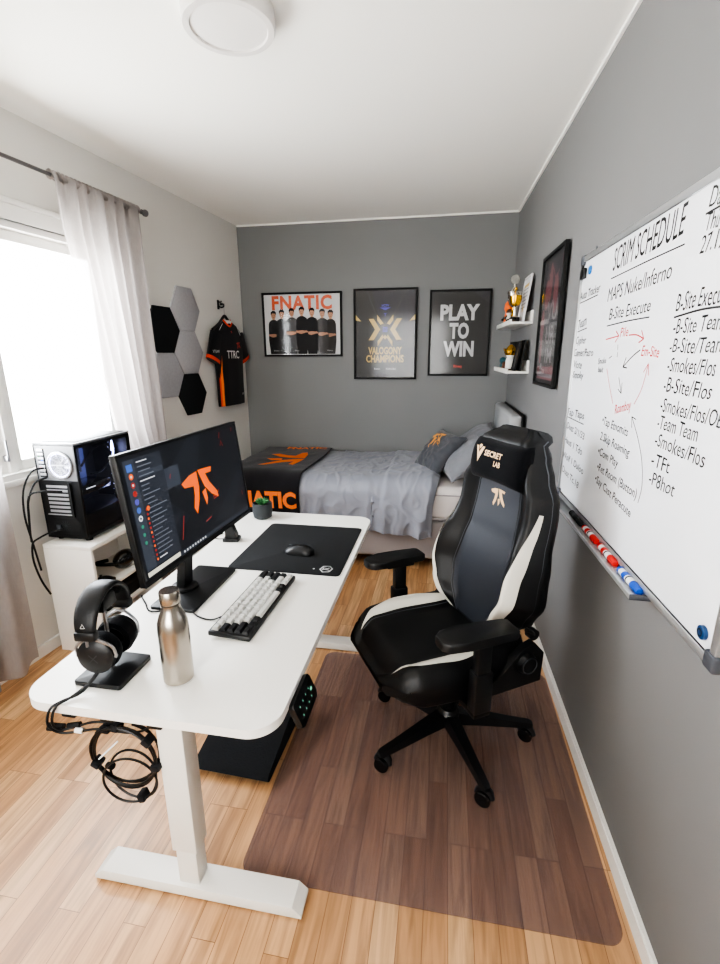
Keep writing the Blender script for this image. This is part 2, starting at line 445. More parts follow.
for x0, x1 in ((.03, xm-.012), (xm+.012, WL-.03)):
    mb = MB('trim_white'); t = .05
    mb.box((x0, .03, -.10), (x0+t, WH-.03, -.05), .004); mb.box((x1-t, .03, -.10), (x1, WH-.03, -.05), .004)
    mb.box((x0+t, .03, -.10), (x1-t, .03+t, -.05), .004); mb.box((x0+t, WH-.03-t, -.10), (x1-t, WH-.03, -.05), .004)
    sh = mb.build('sash', win)
    mb = MB('glass'); mb.rect(x0+t, .03+t, x1-t, WH-.03-t, -.075); mb.build('pane', sh)
mb = MB('trim_white'); mb.box((xm-.02, .0, -.11), (xm+.02, WH, -.03), .003); mb.build('mullion', win)
mb = MB('grey_metal'); mb.box((xm-.035, .09, -.05), (xm-.02, .12, -.02), .003); mb.box((xm-.032, .10, -.03), (xm-.022, .2, -.018), .003); mb.build('handle', win)

# curtain rod
rod = thing('curtain_rod', 'slim grey metal curtain rod with round end knob above the window', 'curtain rod', FL(1.75, 2.435, .12))
Lr = 1.24
mb = MB('rod'); mb.cyl((-2.0, 0, 0), (Lr-.03, 0, 0), .0095, n=14); mb.build('pole', rod)
mb = MB('rod'); M = T(Lr-.03, 0, 0) @ RY(R(90)); mb.lathe([(.009, 0), (.014, .002), (.014, .008), (.009, .012), (.014, .018), (.021, .03), (.02, .042), (.010, .052), (0.001, .054)], M, 18); mb.build('finial', rod)
for xb in (-1.5, -.35, Lr-.09):
    mb = MB('rod'); mb.box((xb-.006, -.014, -.118), (xb+.006, -.002, .004), .002); mb.cyl((xb, -.008, -.12), (xb, -.008, -.114), .02); mb.build('bracket', rod)

def curtain(y0, y1, zt, zb, amp, nf, label, pinch=0, seed=0, rodz=2.435, flare=0, clear=False):
    L = (y1-y0)*1.004
    t = thing('sheer_curtain', label, 'curtain', FL(y0, 0, .135), group=None)
    mb = MB('sheer')
    def f(u, v):
        z = zt+(zb-zt)*v
        k = min(1, .55+v*.9)
        ph = u*nf*2*PI
        off = math.sin(ph+1.3*math.sin(ph*.37+seed))*amp*k + noise.noise(Vector((u*9+seed, v*2.2, seed)))*.018*k
        if v < .035: off += .006*math.sin(u*nf*14*PI)
        sh_ = (1-u)*((.17*max(0, min(1, (2.2-z)/1.05))+.115*max(0, min(1, (1.15-z)/.3))) if clear else 0)
        xx = u*L + sh_ + (u-.5)*flare*v + noise.noise(Vector((u*4, v*3, seed+5)))*.01*v
        return (xx, z, off)
    mb.grid(f, int(nf*16), 60)
    c = mb.build('cloth', t, angle=180)
    mb = MB('sheer')
    def g(u, v):
        ph = u*nf*7*PI
        a = -PI*.5+v*2*PI
        return (u*L, rodz+.002+math.sin(a)*(.022+.004*math.sin(ph)), -.015+math.cos(a)*(.016+.003*math.cos(ph*1.3)))
    mb.grid(g, int(nf*20), 10); mb.build('rod_pocket', t, angle=180)
    return t
curtain(2.305, 2.925, 2.44, .06, .030, 7, 'sheer grey curtain panel gathered on the rod end right of the window', seed=2, flare=.03, clear=True)
curtain(.35, 1.80, 2.44, .075, .036, 10, 'sheer grey curtain panel hanging low left of the computer cabinet, cut by the frame', seed=6, flare=.0)

# flush ceiling lamp
cl = thing('ceiling_lamp', 'round white flush ceiling lamp with a flat diffuser', 'lamp', T(-.762, 1.818, H) @ Matrix.Diagonal((1.09, 1.09, 1, 1)))
mb = MB('lamp_white'); mb.lathe([(.140, 0), (.1405, -.05), (.137, -.056), (.118, -.0565), (.116, -.050)], n=56, cap=False); mb.build('lamp_ring', cl)
mb = MB('lamp_diffuser'); mb.lathe([(.1165, -.050), (.08, -.0535), (.001, -.055)], n=56, cap=False); mb.build('diffuser', cl)
mb = MB('lamp_white'); mb.lathe([(.13, 0), (.13, -.012)], n=40); mb.build('base_plate', cl)

# ================================================================== left wall: hex tiles, hook, jersey
hx = [(3.206, 1.755, 'felt_black', 'black felt hexagon wall panel at the upper left of the cluster, nearest the curtain'),
      (3.485, 1.915, 'felt_grey', 'topmost light grey felt hexagon wall panel of the cluster'),
      (3.485, 1.60, 'felt_grey', 'light grey felt hexagon panel between the top panel and the lower black one'),
      (3.206, 1.44, 'felt_grey', 'light grey felt hexagon panel at the lower left, directly below the upper black one'),
      (3.485, 1.285, 'felt_black', 'lowest black felt hexagon wall panel, above the top right of the monitor')]
for y, z, m_, lb in hx:
    mb = MB(m_); mb.prism([(.181*math.cos(k*PI/3), .181*math.sin(k*PI/3)) for k in range(6)], 0, .014, bev=.004)
    o = mb.build('hexagon_panel', smooth=True); o.matrix_world = FL(y, z, .0005); tag(o, lb, 'wall panel', 'felt hexagon wall panels')

hk = thing('wall_hook', 'small black wall hook above the jersey', 'hook', FL(3.96, 2.0, 0))
mb = MB('black_plastic'); mb.box((-.012, -.045, 0), (.012, .03, .008), .003)
mb.tube([(0, -.02, .006), (0, -.03, .03), (0, -.025, .05), (0, .0, .055)], .006); mb.tube([(.0, .015, .006), (0, .012, .03), (0, .022, .036)], .005)
mb.cyl((.04, -.0, 0), (.04, -.0, .02), .009); mb.build('hook_body', hk)
hg = thing('clothes_hanger', 'black plastic hanger on the wall hook holding the jersey', 'hanger', FL(3.96, 1.84, .052))
mb = MB('black_plastic'); mb.tube([(-.20, -.055, 0), (-.1, -.005, 0), (-.03, .045, 0), (0, .062, 0), (.03, .045, 0), (.1, -.005, 0), (.20, -.055, 0)], .011); mb.build('hanger_body', hg)
mb = MB('grey_metal'); mb.tube([(0, .06, 0), (0, .10, 0), (.0, .128, .002), (.012, .146, .002), (.0, .156, .0), (-.012, .146, -.0)], .0025); mb.build('hanger_hook', hg)

js = thing('jersey', 'black short sleeved jersey with orange cuffs hanging beside the grey back wall', 'jersey', FL(3.985, 1.5, .052))
def jring(y, hw, d, neck=0):
    r = []
    for k in range(40):
        a = 2*PI*k/40; cx = math.cos(a); sy = math.sin(a)
        x = hw*math.copysign(abs(cx)**.8, cx); z = d*math.copysign(abs(sy)**.7, sy)
        z += .009*noise.noise(Vector((x*9, y*2.5, 3)))*(1 if d > .02 else .3)
        r.append((x, y-neck*(1-abs(cx)), z))
    return r
mb = MB('black_cloth')
rows = [(-.345, .205, .034), (-.30, .207, .036), (-.15, .205, .040), (0, .212, .044), (.10, .222, .046), (.17, .226, .044), (.24, .215, .038), (.29, .19, .03), (.325, .145, .024), (.345, .10, .02), (.36, .068, .014)]
mb.loft([jring(y, w, d) for y, w, d in rows]); mb.build('torso', js, angle=80)
for sg in (-1, 1):
    mb = MB('black_cloth'); rg = []
    for t in range(9):
        u = t/8; c = Vector((sg*(.17+.085*u), .25-.22*u, .002)); ax = Vector((sg*.36, -.93, 0)).normalized(); pr = Vector((ax.y, -ax.x, 0))
        hw = .085-.0*u+.012*u; rg.append([tuple(c+pr*hw*math.cos(2*PI*k/20)+Vector((0, 0, (.034-.004*u)*math.sin(2*PI*k/20)))) for k in range(20)])
    mb.loft(rg); s_ = mb.build('sleeve', js, angle=80)
    mb = MB('cuff_orange'); mb.loft([[tuple(Vector(p)+(Vector(p)-sum((Vector(q) for q in rg[i]), Vector())/20)*.03) for p in rg[i]] for i in (7, 8)], cap=False)
    mb.build('cuff', s_, angle=80)
mb = MB('cuff_orange'); mb.tube([(-.062, .372, .0), (-.05, .345, .018), (0, .318, .028), (.05, .345, .018), (.062, .372, 0)], .008); mb.build('collar', js)
mb = MB('trim_white'); mb.flat([(-.055, .368), (-.045, .345), (0, .325), (.045, .345), (.055, .368)], .021); mb.build('neck_lining', js)
mb = MB('orange_cloth'); mb.loft([[(-.172+.003*math.sin(y*30), y, .033), (-.192, y, .022)] for y in [-.343+.0485*i for i in range(10)]], cap=False, closed=False)
mb.m('cuff_orange'); mb.loft([[(-.192, y, .0235), (-.203, y, .014)] for y in [-.343+.0485*i for i in range(10)]], cap=False, closed=False)
mb.build('side_stripe', js)
mb = MB('trim_white'); mb.text('TTRC', -.01, .055, .062, .0495, align='c', bold=.02, w=.2)
mb.build('chest_lettering', js, smooth=False)
mb = MB('trim_white'); mb.text('VTEAM', -.255, .10, .022, .036, align='c', rot=.0); mb.build('sleeve_lettering', js, smooth=False)
mb = MB('trim_white'); mb.text('gt', .13, -.26, .02, .0425, align='c'); mb.build('hem_mark', js, smooth=False)
mb = MB('trim_white'); mb.stroke([(-.18, .28), (-.12, .335)], .006, .034); mb.build('shoulder_piping', js, smooth=False)
mb = MB('trim_white'); mb.stroke([(.16, .25), (.11, .32)], .006, .034)
mb.build('shoulder_piping', js, smooth=False)
mb = MB('text_red'); logo(mb, .085, .16, .06, .0505); mb.build('emblem', js, smooth=False)
mb = MB('text_red'); logo(mb, 0, .27, .022, .041); mb.build('emblem', js, smooth=False)

# ================================================================== pictures
def picture(M, w, h, label, draw, fw=.017, depth=.022, name='framed_poster'):
    t = thing(name, label, 'poster', M)
    mb = MB('black_matte')
    mb.box((-w/2, h/2-fw, 0), (w/2, h/2, depth), .002); mb.box((-w/2, -h/2, 0), (w/2, -h/2+fw, depth), .002)
    mb.box((-w/2, -h/2+fw, 0), (-w/2+fw, h/2-fw, depth), .002); mb.box((w/2-fw, -h/2+fw, 0), (w/2, h/2-fw, depth), .002)
    mb.build('frame', t)
    mb = MB(); draw(mb, w-2*fw, h-2*fw); mb.build('print', t, smooth=False)
    mb = MB('poster_glass'); mb.rect(-w/2+fw, -h/2+fw, w/2-fw, h/2-fw, depth-.006); mb.build('glass', t, smooth=False)
    return t
Z0 = .008; DZ = .0004
def d_team(mb, w, h):
    mb.m('paper').rect(-w/2, -h/2, w/2, h/2, Z0)
    mb.m('text_orange').text('FNATIC', 0, h/2-.125, .108, Z0+DZ, w=.56, align='c', bold=.04, space=1.12)
    xs = [-.27, -.19, -.095, 0, .095, .19, .265]
    order = [0, 6, 1, 5, 2, 4, 3]
    for n, i in enumerate(order):
        x = xs[i]; hh = .02*(3-abs(i-3))*.6; z = Z0+DZ*(3+n*4); top = .065+hh*.8
        k = .80 if i in (0, 6) else .88
        mb.m('shirt_black').flat([(x-.062*k, top-.06), (x-.05*k, top-.035), (x-.018, top-.02), (x+.018, top-.02), (x+.05*k, top-.035), (x+.062*k, top-.06), (x+.066*k, top-.2), (x+.05*k, -h/2+.005), (x-.05*k, -h/2+.005), (x-.066*k, top-.2)], z)
        mb.m('skin').flat([(x-.012, top-.02), (x+.012, top-.02), (x+.010, top+.01), (x-.010, top+.01)], z+DZ)
        mb.disc(x, top+.018, .0225, z+2*DZ, ry=.031)
        if i not in (1,): mb.stroke([(x-.062*k, top-.15), (x-.01, top-.165), (x+.045, top-.15)], .018, z+2*DZ); mb.stroke([(x+.062*k, top-.155), (x+.0, top-.148), (x-.04, top-.152)], .014, z+2.5*DZ)
        mb.m('hair').flat([(x-.024, top+.02), (x-.026, top+.044), (x-.01, top+.060), (x+.012, top+.060), (x+.026, top+.044), (x+.024, top+.02), (x+.016, top+.036), (x-.013, top+.038)], z+3*DZ)
        mb.disc(x-.008, top+.018, .0022, z+3*DZ, n=8); mb.disc(x+.008, top+.018, .0022, z+3*DZ, n=8); mb.stroke([(x-.007, top+.002), (x+.007, top+.002)], .002, z+3*DZ)
    z = Z0+DZ*34
    mb.m('text_grey'); 
    for x, s in ((-.25, 'Brozen'), (-.15, 'STY'), (-.05, 'Fadex'), (.26, 'Rkovac')): mb.text(s, x, -h/2+.03, .012, z, align='c')
picture(FB(-1.302, 1.845, .001), .742, .556, 'framed team poster with seven people in black shirts under large orange letters', d_team)
def d_champ(mb, w, h):
    mb.m('poster_navy').rect(-w/2, -h/2, w/2, h/2, Z0)
    mb.m('poster_black').flat([(-w/2, h/2), (-.12, h/2), (-.02, 0), (-.1, -h/2), (-w/2, -h/2)], Z0+DZ)
    mb.m('poster_grey').flat([(-.17, h/2), (-.15, h/2), (-.07, .15), (-.075, .14)], Z0+2*DZ); mb.flat([(.19, h/2), (.17, h/2), (.07, .16), (.072, .15)], Z0+2*DZ)
    mb.flat([(w/2, .05), (w/2, -.1), (.14, -.13), (.15, -.1)], Z0+2*DZ); mb.flat([(.1, -.2), (w/2, -h/2), (.2, -h/2)], Z0+2*DZ)
    mb.m('blue_print').text('VCTV', 0, .235, .018, Z0+3*DZ, align='c', bold=.03); mb.flat([(-.05, .228), (.05, .228), (0, .205)], Z0+3*DZ)
    mb.text('T', 0, .155, .025, Z0+3*DZ, align='c', bold=.02)
    c = (.0, .045); mb.m('gold_print')
    def q(P, sx, sy): mb.flat([(c[0]+sx*x*1.15, c[1]+sy*y*1.1) for x, y in P], Z0+3*DZ)
    for sx in (-1, 1):
        q([(.012, .045), (.062, .112), (.062, .072), (.036, .036)], sx, 1)                # upper blades
        q([(.012, -.06), (.058, -.132), (.058, -.092), (.020, -.038)], sx, 1)            # lower blades
        q([(.128, .082), (.088, .082), (.038, .0), (.088, -.082), (.128, -.082), (.078, .0)], sx, 1)   # side chevrons
    q([(0, -.04), (.016, -.06), (0, -.078), (-.016, -.06)], 1, 1)
    mb.m('blue_print').rect(c[0]-.02, c[1]-.022, c[0]+.02, c[1]+.022, Z0+3*DZ); mb.m('poster_navy').text('N', c[0], c[1]-.012, .024, Z0+4*DZ, align='c')
    mb.m('gold_print').flat([(-w/2, .17), (-w/2, .125), (-w/2+.05, .115)], Z0+3*DZ); mb.flat([(w/2, .17), (w/2, .125), (w/2-.05, .115)], Z0+3*DZ)
    mb.text('VALOGONY', 0, -.165, .058, Z0+3*DZ, w=.30, align='c', bold=.035); mb.text('CHAMPIONS', 0, -.235, .058, Z0+3*DZ, w=.34, align='c', bold=.035)
    mb.m('text_grey').text('Riolon', -.07, -.30, .014, Z0+3*DZ, align='c', bold=.02); mb.text('Riotholden', .055, -.30, .014, Z0+3*DZ, align='c', bold=.02)
picture(FB(-.543, 1.75, .001), .562, .77, 'framed dark poster with a gold crossed chevron emblem and gold lettering', d_champ)
def d_play(mb, w, h):
    mb.m('poster_black').rect(-w/2, -h/2, w/2, h/2, Z0)
    mb.m('poster_grey').flat([(.1, h/2), (w/2, h/2), (w/2, h/2-.1)], Z0+DZ)
    mb.m('text_grey')
    for s, y, ww in (('PLAY', .115, .33), ('TO', -.035, .165), ('WIN', -.185, .26)): mb.text(s, 0, y, .115, Z0+2*DZ, w=ww, align='c', bold=.045)
    mb.m('text_red').text('Riveq', 0, -.285, .022, Z0+2*DZ, align='c', bold=.03)
picture(FB(.1, 1.753, .001), .515, .712, 'framed black poster reading PLAY TO WIN in pale capitals', d_play)
def d_side(mb, w, h):
    mb.m('poster_black').rect(-w/2, -h/2, w/2, h/2, Z0)
    mb.m('poster_grey').rect(-w/2+.02, h/2-.19, w/2-.02, h/2-.02, Z0+DZ); mb.rect(-w/2+.02, -.03, w/2-.02, .12, Z0+DZ)
    mb.m('poster_pink')
    for x, y, a, b_ in ((-.12, .14, .05, .08), (.08, .13, .05, .10), (-.05, .2, .04, .1), (-.17, -.02, .04, .09), (-.16, -.15, .03, .08), (.19, .28, .02, .05)): mb.disc(x, y, a, Z0+2*DZ, ry=b_)
    mb.stroke([(-.1, .24), (-.02, .27), (.06, .2), (.12, .24)], .012, Z0+2*DZ)
    mb.rect(-w/2+.03, -h/2+.02, w/2-.03, -h/2+.09, Z0+2*DZ)
    mb.m('text_dim').text('VU', .04, .0, .10, Z0+3*DZ, w=.22, align='c', bold=.01); mb.text('UR', .04, -.12, .09, Z0+3*DZ, w=.2, align='c', bold=.01); mb.text('IM', .04, -.22, .075, Z0+3*DZ, w=.15, align='c', bold=.01)
    mb.stroke([(-.2, -.29), (.2, -.29)], .02, Z0+3*DZ); mb.disc(-.12, -.255, .03, Z0+3*DZ)
picture(FR(2.835, 1.752, .010), .50, .70, 'framed dark poster with pink and grey figures on the right wall beside the whiteboard', d_side)

# ================================================================== whiteboard
WB_Y0 = 2.285; WB_Z0, WB_Z1 = .935, 1.965; WB_L = 1.325
wbm = FR(WB_Y0, WB_Z0, .006); WBH = WB_Z1-WB_Z0
wb = thing('whiteboard', 'large wall whiteboard covered in black and red handwriting', 'whiteboard', wbm)
mb = MB('board'); mb.box((.015, .015, .004), (WB_L-.015, WBH-.015, .014)); mb.build('board_panel', wb, smooth=False)
mb = MB('alu'); fw = .022
mb.box((0, 0, 0), (WB_L, fw, .021), .003); mb.box((0, WBH-fw, 0), (WB_L, WBH, .021), .003); mb.box((0, fw, 0), (fw*.6, WBH-fw, .021), .003); mb.box((WB_L-fw, fw, 0), (WB_L, WBH-fw, .021), .003)
mb.build('frame', wb)
for x, y in ((0, 0), (WB_L, 0), (WB_L, WBH), (0, WBH)):
    mb = MB('cap_grey'); sx = -1 if x else 1; sy = -1 if y else 1
    mb.box((min(x-sx*.006, x+sx*.035), min(y-sy*.006, y+sy*.035), -.0), (max(x-sx*.006, x+sx*.035), max(y-sy*.006, y+sy*.035), .025), .007, 3); mb.build('corner_cap', wb)
mb = MB('alu'); x0, x1 = .06, 1.0
mb.box((x0, -.014, .0), (x1, -.010, .062), .001); mb.box((x0, -.014, .058), (x1, .0, .062), .001); mb.box((x0, -.014, 0), (x1, .006, .004), .001)
mb.m('cap_grey').box((x1-.001, -.0145, 0), (x1+.004, .002, .0625), .001); mb.build('pen_tray', wb)
WTEXT=[
 ('SCRIM SCHEDULE',1.908,1.852,1.412,1.862,0.078,'k'),
 ('MAPS Nuke/Inferno',1.922,1.755,1.446,1.765,0.052,'k'),
 ('B-Site Execute',1.882,1.691,1.546,1.691,0.045,'k'),
 ('B-Site Execute',1.389,1.678,1.159,1.681,0.05,'k'),
 ('Day',1.31,1.893,1.242,1.888,0.05,'k'),
 ('Thu',1.31,1.845,1.253,1.842,0.045,'k'),
 ('27.12',1.32,1.799,1.219,1.796,0.045,'k'),
 ('-B-Site Team',1.388,1.623,1.161,1.625,0.042,'k'),
 ('-B-Site/Team',1.391,1.577,1.145,1.576,0.042,'k'),
 ('-Smokes/Flos',1.387,1.53,1.162,1.527,0.042,'k'),
 ('-B-Site/Flos',1.391,1.48,1.16,1.477,0.042,'k'),
 ('-Smokes/Flos/OB',1.39,1.428,1.1,1.422,0.042,'k'),
 ('-Team Team',1.392,1.382,1.185,1.379,0.042,'k'),
 ('-Smokes/Flos',1.39,1.334,1.138,1.329,0.042,'k'),
 ('-TFt',1.39,1.279,1.286,1.279,0.042,'k'),
 ('-P8hot',1.389,1.227,1.243,1.23,0.042,'k'),
 ('Auto Tracker',2.278,1.796,2.021,1.802,0.036,'k'),
 ('Team',2.26,1.677,2.144,1.691,0.045,'k'),
 ('-Cypher',2.282,1.62,2.125,1.616,0.034,'k'),
 ('-Gamer/Patro',2.293,1.567,2.013,1.568,0.034,'k'),
 ('-Viote',2.283,1.521,2.144,1.517,0.034,'k'),
 ('-Smoky',2.277,1.475,2.107,1.477,0.034,'k'),
 ('Pile',1.754,1.629,1.686,1.63,0.034,'r'),
 ('Em-Site',1.564,1.569,1.447,1.565,0.034,'r'),
 ('Smoke',1.942,1.539,1.857,1.544,0.024,'k'),
 ('bait',1.931,1.51,1.876,1.511,0.024,'k'),
 ('Roamboy',1.707,1.381,1.581,1.411,0.036,'r'),
 ('Tap Taps',2.287,1.31,2.031,1.321,0.036,'k'),
 ('-Dust 2/1/33',2.286,1.254,1.999,1.241,0.034,'k'),
 ('-Haus 1 Tdo',2.3,1.188,2.005,1.177,0.034,'k'),
 ('-Wolf 1 Duloo',2.295,1.117,1.96,1.108,0.034,'k'),
 ('-Dust Tc.18',2.287,1.053,2.001,1.037,0.034,'k'),
 ('•Tap Etnomits',1.818,1.333,1.577,1.326,0.034,'k'),
 ('2.Skip Roaming',1.818,1.277,1.545,1.268,0.034,'k'),
 ('•Com Play',1.819,1.222,1.621,1.216,0.034,'k'),
 ('•Ret Room (Button)',1.809,1.166,1.452,1.162,0.034,'k'),
 ('•Say Cast Peracute',1.813,1.119,1.473,1.096,0.034,'k'),
]
WLINE=[
 ('k',[(1.914,1.830),(1.612,1.835),(1.398,1.836)],0,0.004),
 ('k',[(1.895,1.671),(1.703,1.676),(1.544,1.676)],0,0.004),
 ('k',[(1.394,1.664),(1.272,1.672),(1.177,1.671)],0,0.005),
 ('k',[(1.319,1.882),(1.248,1.884)],0,0.005),
 ('k',[(2.273,1.784),(2.040,1.792)],0,0.004),
 ('k',[(2.263,1.667),(2.132,1.677)],0,0.004),
 ('k',[(2.283,1.302),(2.027,1.301)],0,0.004),
 ('r',[(1.888,1.625),(1.764,1.633)],1,0.004),
 ('r',[(1.679,1.632),(1.616,1.630),(1.561,1.617)],1,0.004),
 ('k',[(1.575,1.586),(1.630,1.566),(1.692,1.534)],1,0.004),
 ('k',[(1.763,1.605),(1.758,1.588)],0,0.003),
 ('k',[(1.757,1.581),(1.755,1.565)],0,0.003),
 ('k',[(1.715,1.500),(1.676,1.451)],1,0.003),
 ('k',[(1.832,1.560),(1.806,1.568)],0,0.003),
 ('r',[(1.839,1.524),(1.785,1.461),(1.737,1.412)],0,0.003),
 ('r',[(1.564,1.427),(1.524,1.478),(1.504,1.548)],1,0.003),
 ('k',[(1.435,1.155),(1.426,1.208),(1.450,1.274),(1.501,1.335),(1.566,1.390)],1,0.003),
]
WS = math.sqrt(1+.019**2)
zt = .0146
for t_, y0, z0, y1, z1, h_, c_ in WTEXT:
    xa, xb = (WB_Y0-y0)*WS, (WB_Y0-y1)*WS; ya, yb = z0-WB_Z0, z1-WB_Z0
    xb = min(xb, WB_L-.03)
    mb = MB('ink' if c_ == 'k' else 'ink_red')
    mb.text(t_, xa, ya, h_*(.84 if h_ < .06 else .95), zt, w=math.hypot(xb-xa, yb-ya), shear=.12, jit=.06 if h_ > .05 else .10, rot=math.atan2(yb-ya, xb-xa), bold=0 if h_ > .04 else .004)
    mb.build('handwriting', wb, smooth=False)
for c_, P, ar, w_ in WLINE:
    mb = MB('ink' if c_ == 'k' else 'ink_red')
    q = [((WB_Y0-a)*WS, b_-WB_Z0) for a, b_ in P]
    if len(q) > 2:   # smooth it
        o = []
        for i in range(len(q)-1):
            a, b_, c, d = q[max(i-1, 0)], q[i], q[i+1], q[min(i+2, len(q)-1)]
            for k in range(6):
                t = k/6; o.append(tuple(.5*(2*b_[j]+(c[j]-a[j])*t+(2*a[j]-5*b_[j]+4*c[j]-d[j])*t*t+(3*b_[j]-a[j]-3*c[j]+d[j])*t**3) for j in (0, 1)))
        q = o+[q[-1]]
    mb.stroke(q, w_, zt)
    if ar:
        e_ = Vector(q[-1]); d = (e_-Vector(q[-3 if len(q) > 3 else 0])).normalized()
        for s_ in (-1, 1):
            a = math.atan2(d.y, d.x)+PI+s_*.55; mb.stroke([tuple(e_), (e_.x+.035*math.cos(a), e_.y+.035*math.sin(a))], w_, zt+.0002)
    mb.build('drawn_arrow' if ar else 'drawn_line', wb, smooth=False)
def wloc(y, z, off): return FR(y, z, off+.006 if off else 0)
def marker(y, cm, label, body='marker_white', ang=0):
    t = thing('whiteboard_marker', label, 'marker', FR(y, WB_Z0-.0005, .034) @ RY(R(90)) @ RX(ang) @ Matrix.Diagonal((1.15, 1.15, 1.22, 1)), group='markers in the whiteboard tray')
    mb = MB(body); mb.lathe([(.0088, -.05), (.0095, -.045), (.0095, .028), (.007, .032)], n=20); mb.build('barrel', t)
    mb = MB(cm); mb.lathe([(.0098, .026), (.0102, .028), (.0098, .062), (.0085, .066)], n=20); mb.build('cap', t)
    mb = MB(cm); mb.lathe([(.0085, -.056), (.0098, -.053), (.0098, -.044)], n=20); mb.build('end_plug', t)
    mb = MB(cm if body != 'black_plastic' else 'cap_grey'); mb.lathe([(.00965, -.025), (.00965, -.005)], n=20, cap=False); mb.m('ink').lathe([(.00965, .0), (.00965, .006)], n=20, cap=False); mb.build('label_band', t)
marker(1.935, 'black_matte', 'black dry erase marker, farthest from the camera in the whiteboard tray', 'black_plastic')
marker(1.755, 'red', 'white and red dry erase marker directly beside the all black one')
marker(1.572, 'red', 'white and red dry erase marker directly beside the blue capped one')
marker(1.385, 'blue', 'white dry erase marker with blue cap at the near end of the tray')
# magnets and a screw
o = MB('blue_magnet').lathe([(.016, 0), (.017, .001), (.016, .006), (.012, .0075)], n=24).build('magnet'); o.matrix_world = wloc(2.17, 1.9, .0142); tag(o, 'round blue magnet in the far top corner of the whiteboard', 'magnet')
mb = MB('magnet_dark'); mb.lathe([(.015, 0), (.016, .001), (.0155, .008), (.011, .010)], n=24); mb.m('ink').lathe([(.0095, .0102), (.0060, .0104)], n=20, cap=False)
o = mb.build('magnet'); o.matrix_world = wloc(1.02, .99, .0142); tag(o, 'round dark blue magnet near the bottom right corner of the whiteboard', 'magnet')
mb = MB('black_plastic'); mb.box((-.028, -.02, 0), (.028, .022, .014), .005); mb.box((-.028, .02, 0), (-.014, .05, .010), .003)
o = mb.build('magnetic_clip'); o.matrix_world = wloc(2.245, 1.895, .0142); tag(o, 'black magnetic clip beside the round blue magnet at the top of the whiteboard', 'clip')
o = MB('cap_grey').lathe([(.006, 0), (.005, .004)], n=12).build('screw'); o.matrix_world = wloc(2.19, 1.985, 0); tag(o, 'small screw head in the wall above the whiteboard corner', 'screw')

# ================================================================== picture ledges with trophies
def ledge(z, label):
    t = thing('picture_ledge', label, 'shelf', FR(3.41, z, 0), group='picture ledges')
    L = -.72  # runs away from the camera
    mb = MB('trim_white'); mb.box((L, -.012, 0), (0, .003, .14), .002); mb.build('shelf_board', t)
    mb = MB('trim_white'); mb.box((L, .0, .0), (0, .075, .012), .002); mb.build('back_rail', t)
    mb = MB('trim_white'); mb.box((L, -.012, .135), (0, .018, .147), .002); mb.build('front_lip', t)
    return t
ledge(1.782, 'upper white picture ledge holding the trophies')
ledge(1.462, 'lower white picture ledge holding the crowned figurine')
def onl(y, d, z, rz=0): return FR(y, z+.0035, d) @ RX(R(-90)) @ RZ(rz)   # local z up, x toward the camera
ZU, ZL = 1.782, 1.462
tr = thing('trophy', 'tall silver and gold trophy cup with a round emblem on top', 'trophy', onl(3.68, .092, ZU))
mb = MB('black_gloss'); mb.lathe([(.045, 0), (.045, .03), (.038, .034)], n=28); mb.build('plinth', tr)
mb = MB('gold'); mb.lathe([(.03, .034), (.012, .045), (.009, .075), (.016, .085), (.009, .095), (.010, .11)], n=24); mb.build('stem', tr)
mb = MB('silver'); mb.lathe([(.010, .11), (.032, .13), (.043, .165), (.045, .20), (.05, .215), (.036, .222), (.02, .235), (.01, .25)], n=28); mb.build('cup', tr)
for s_ in (-1, 1):
    mb = MB('gold'); mb.tube([(s_*.042, 0, .15), (s_*.066, 0, .155), (s_*.072, 0, .185), (s_*.05, 0, .205), (s_*.06, 0, .225)], .004); mb.sphere((s_*.058, 0, .228), .012); mb.build('handle', tr)
mb = MB('silver'); mb.lathe([(.010, .248), (.014, .255), (.008, .268)], n=20); mb.cyl((-.006, 0, .295), (.006, 0, .295), .032, n=26); mb.m('silver').cyl((-.008, 0, .295), (.008, 0, .295), .024, n=26); mb.build('round_emblem', tr)
tc_ = thing('trophy_cup', 'small gold trophy cup on a black base beside the tall trophy', 'trophy', onl(3.55, .10, ZU))
mb = MB('black_gloss'); mb.box((-.035, -.03, 0), (.035, .03, .035), .003); mb.build('plinth', tc_)
mb = MB('silver'); mb.lathe([(.022, .035), (.010, .045), (.010, .10), (.018, .108)], n=22); mb.build('stem', tc_)
mb = MB('gold'); mb.lathe([(.012, .105), (.032, .118), (.040, .145), (.041, .175), (.037, .176), (.034, .15)], n=26, cap=False); mb.build('cup', tc_)
def leaning(name, y, w, h, z, d0, mats, label, cat, lean=9, draw=None):
    t = thing(name, label, cat, FR(y, z+.0035, d0) @ RX(-R(lean)))
    mb = MB(mats[0]); fw = .012
    mb.box((-w/2, 0, 0), (w/2, fw, .012), .001); mb.box((-w/2, h-fw, 0), (w/2, h, .012), .001); mb.box((-w/2, fw, 0), (-w/2+fw, h-fw, .012), .001); mb.box((w/2-fw, fw, 0), (w/2, h-fw, .012), .001)
    mb.build('frame', t)
    mb = MB(mats[1]); mb.box((-w/2+fw, fw, .001), (w/2-fw, h-fw, .007))
    if draw: draw(mb, w, h)
    mb.build('picture', t, smooth=False)
def cert(mb, w, h):
    mb.m('gold_print').rect(-w/2+.03, h-.07, w/2-.03, h-.05, .0075); mb.disc(0, h*.3, .022, .0075)
    mb.m('ink')
    for k in range(6): mb.stroke([(-w/2+.035, h*.72-.024*k), (w/2-.035-.01*(k % 2), h*.72-.024*k)], .004, .0075)
leaning('framed_certificate', 3.56, .25, .30, ZU, .052, ('paper', 'paper'), 'framed pale certificate leaning on the upper ledge behind the trophies', 'certificate', 7, cert)
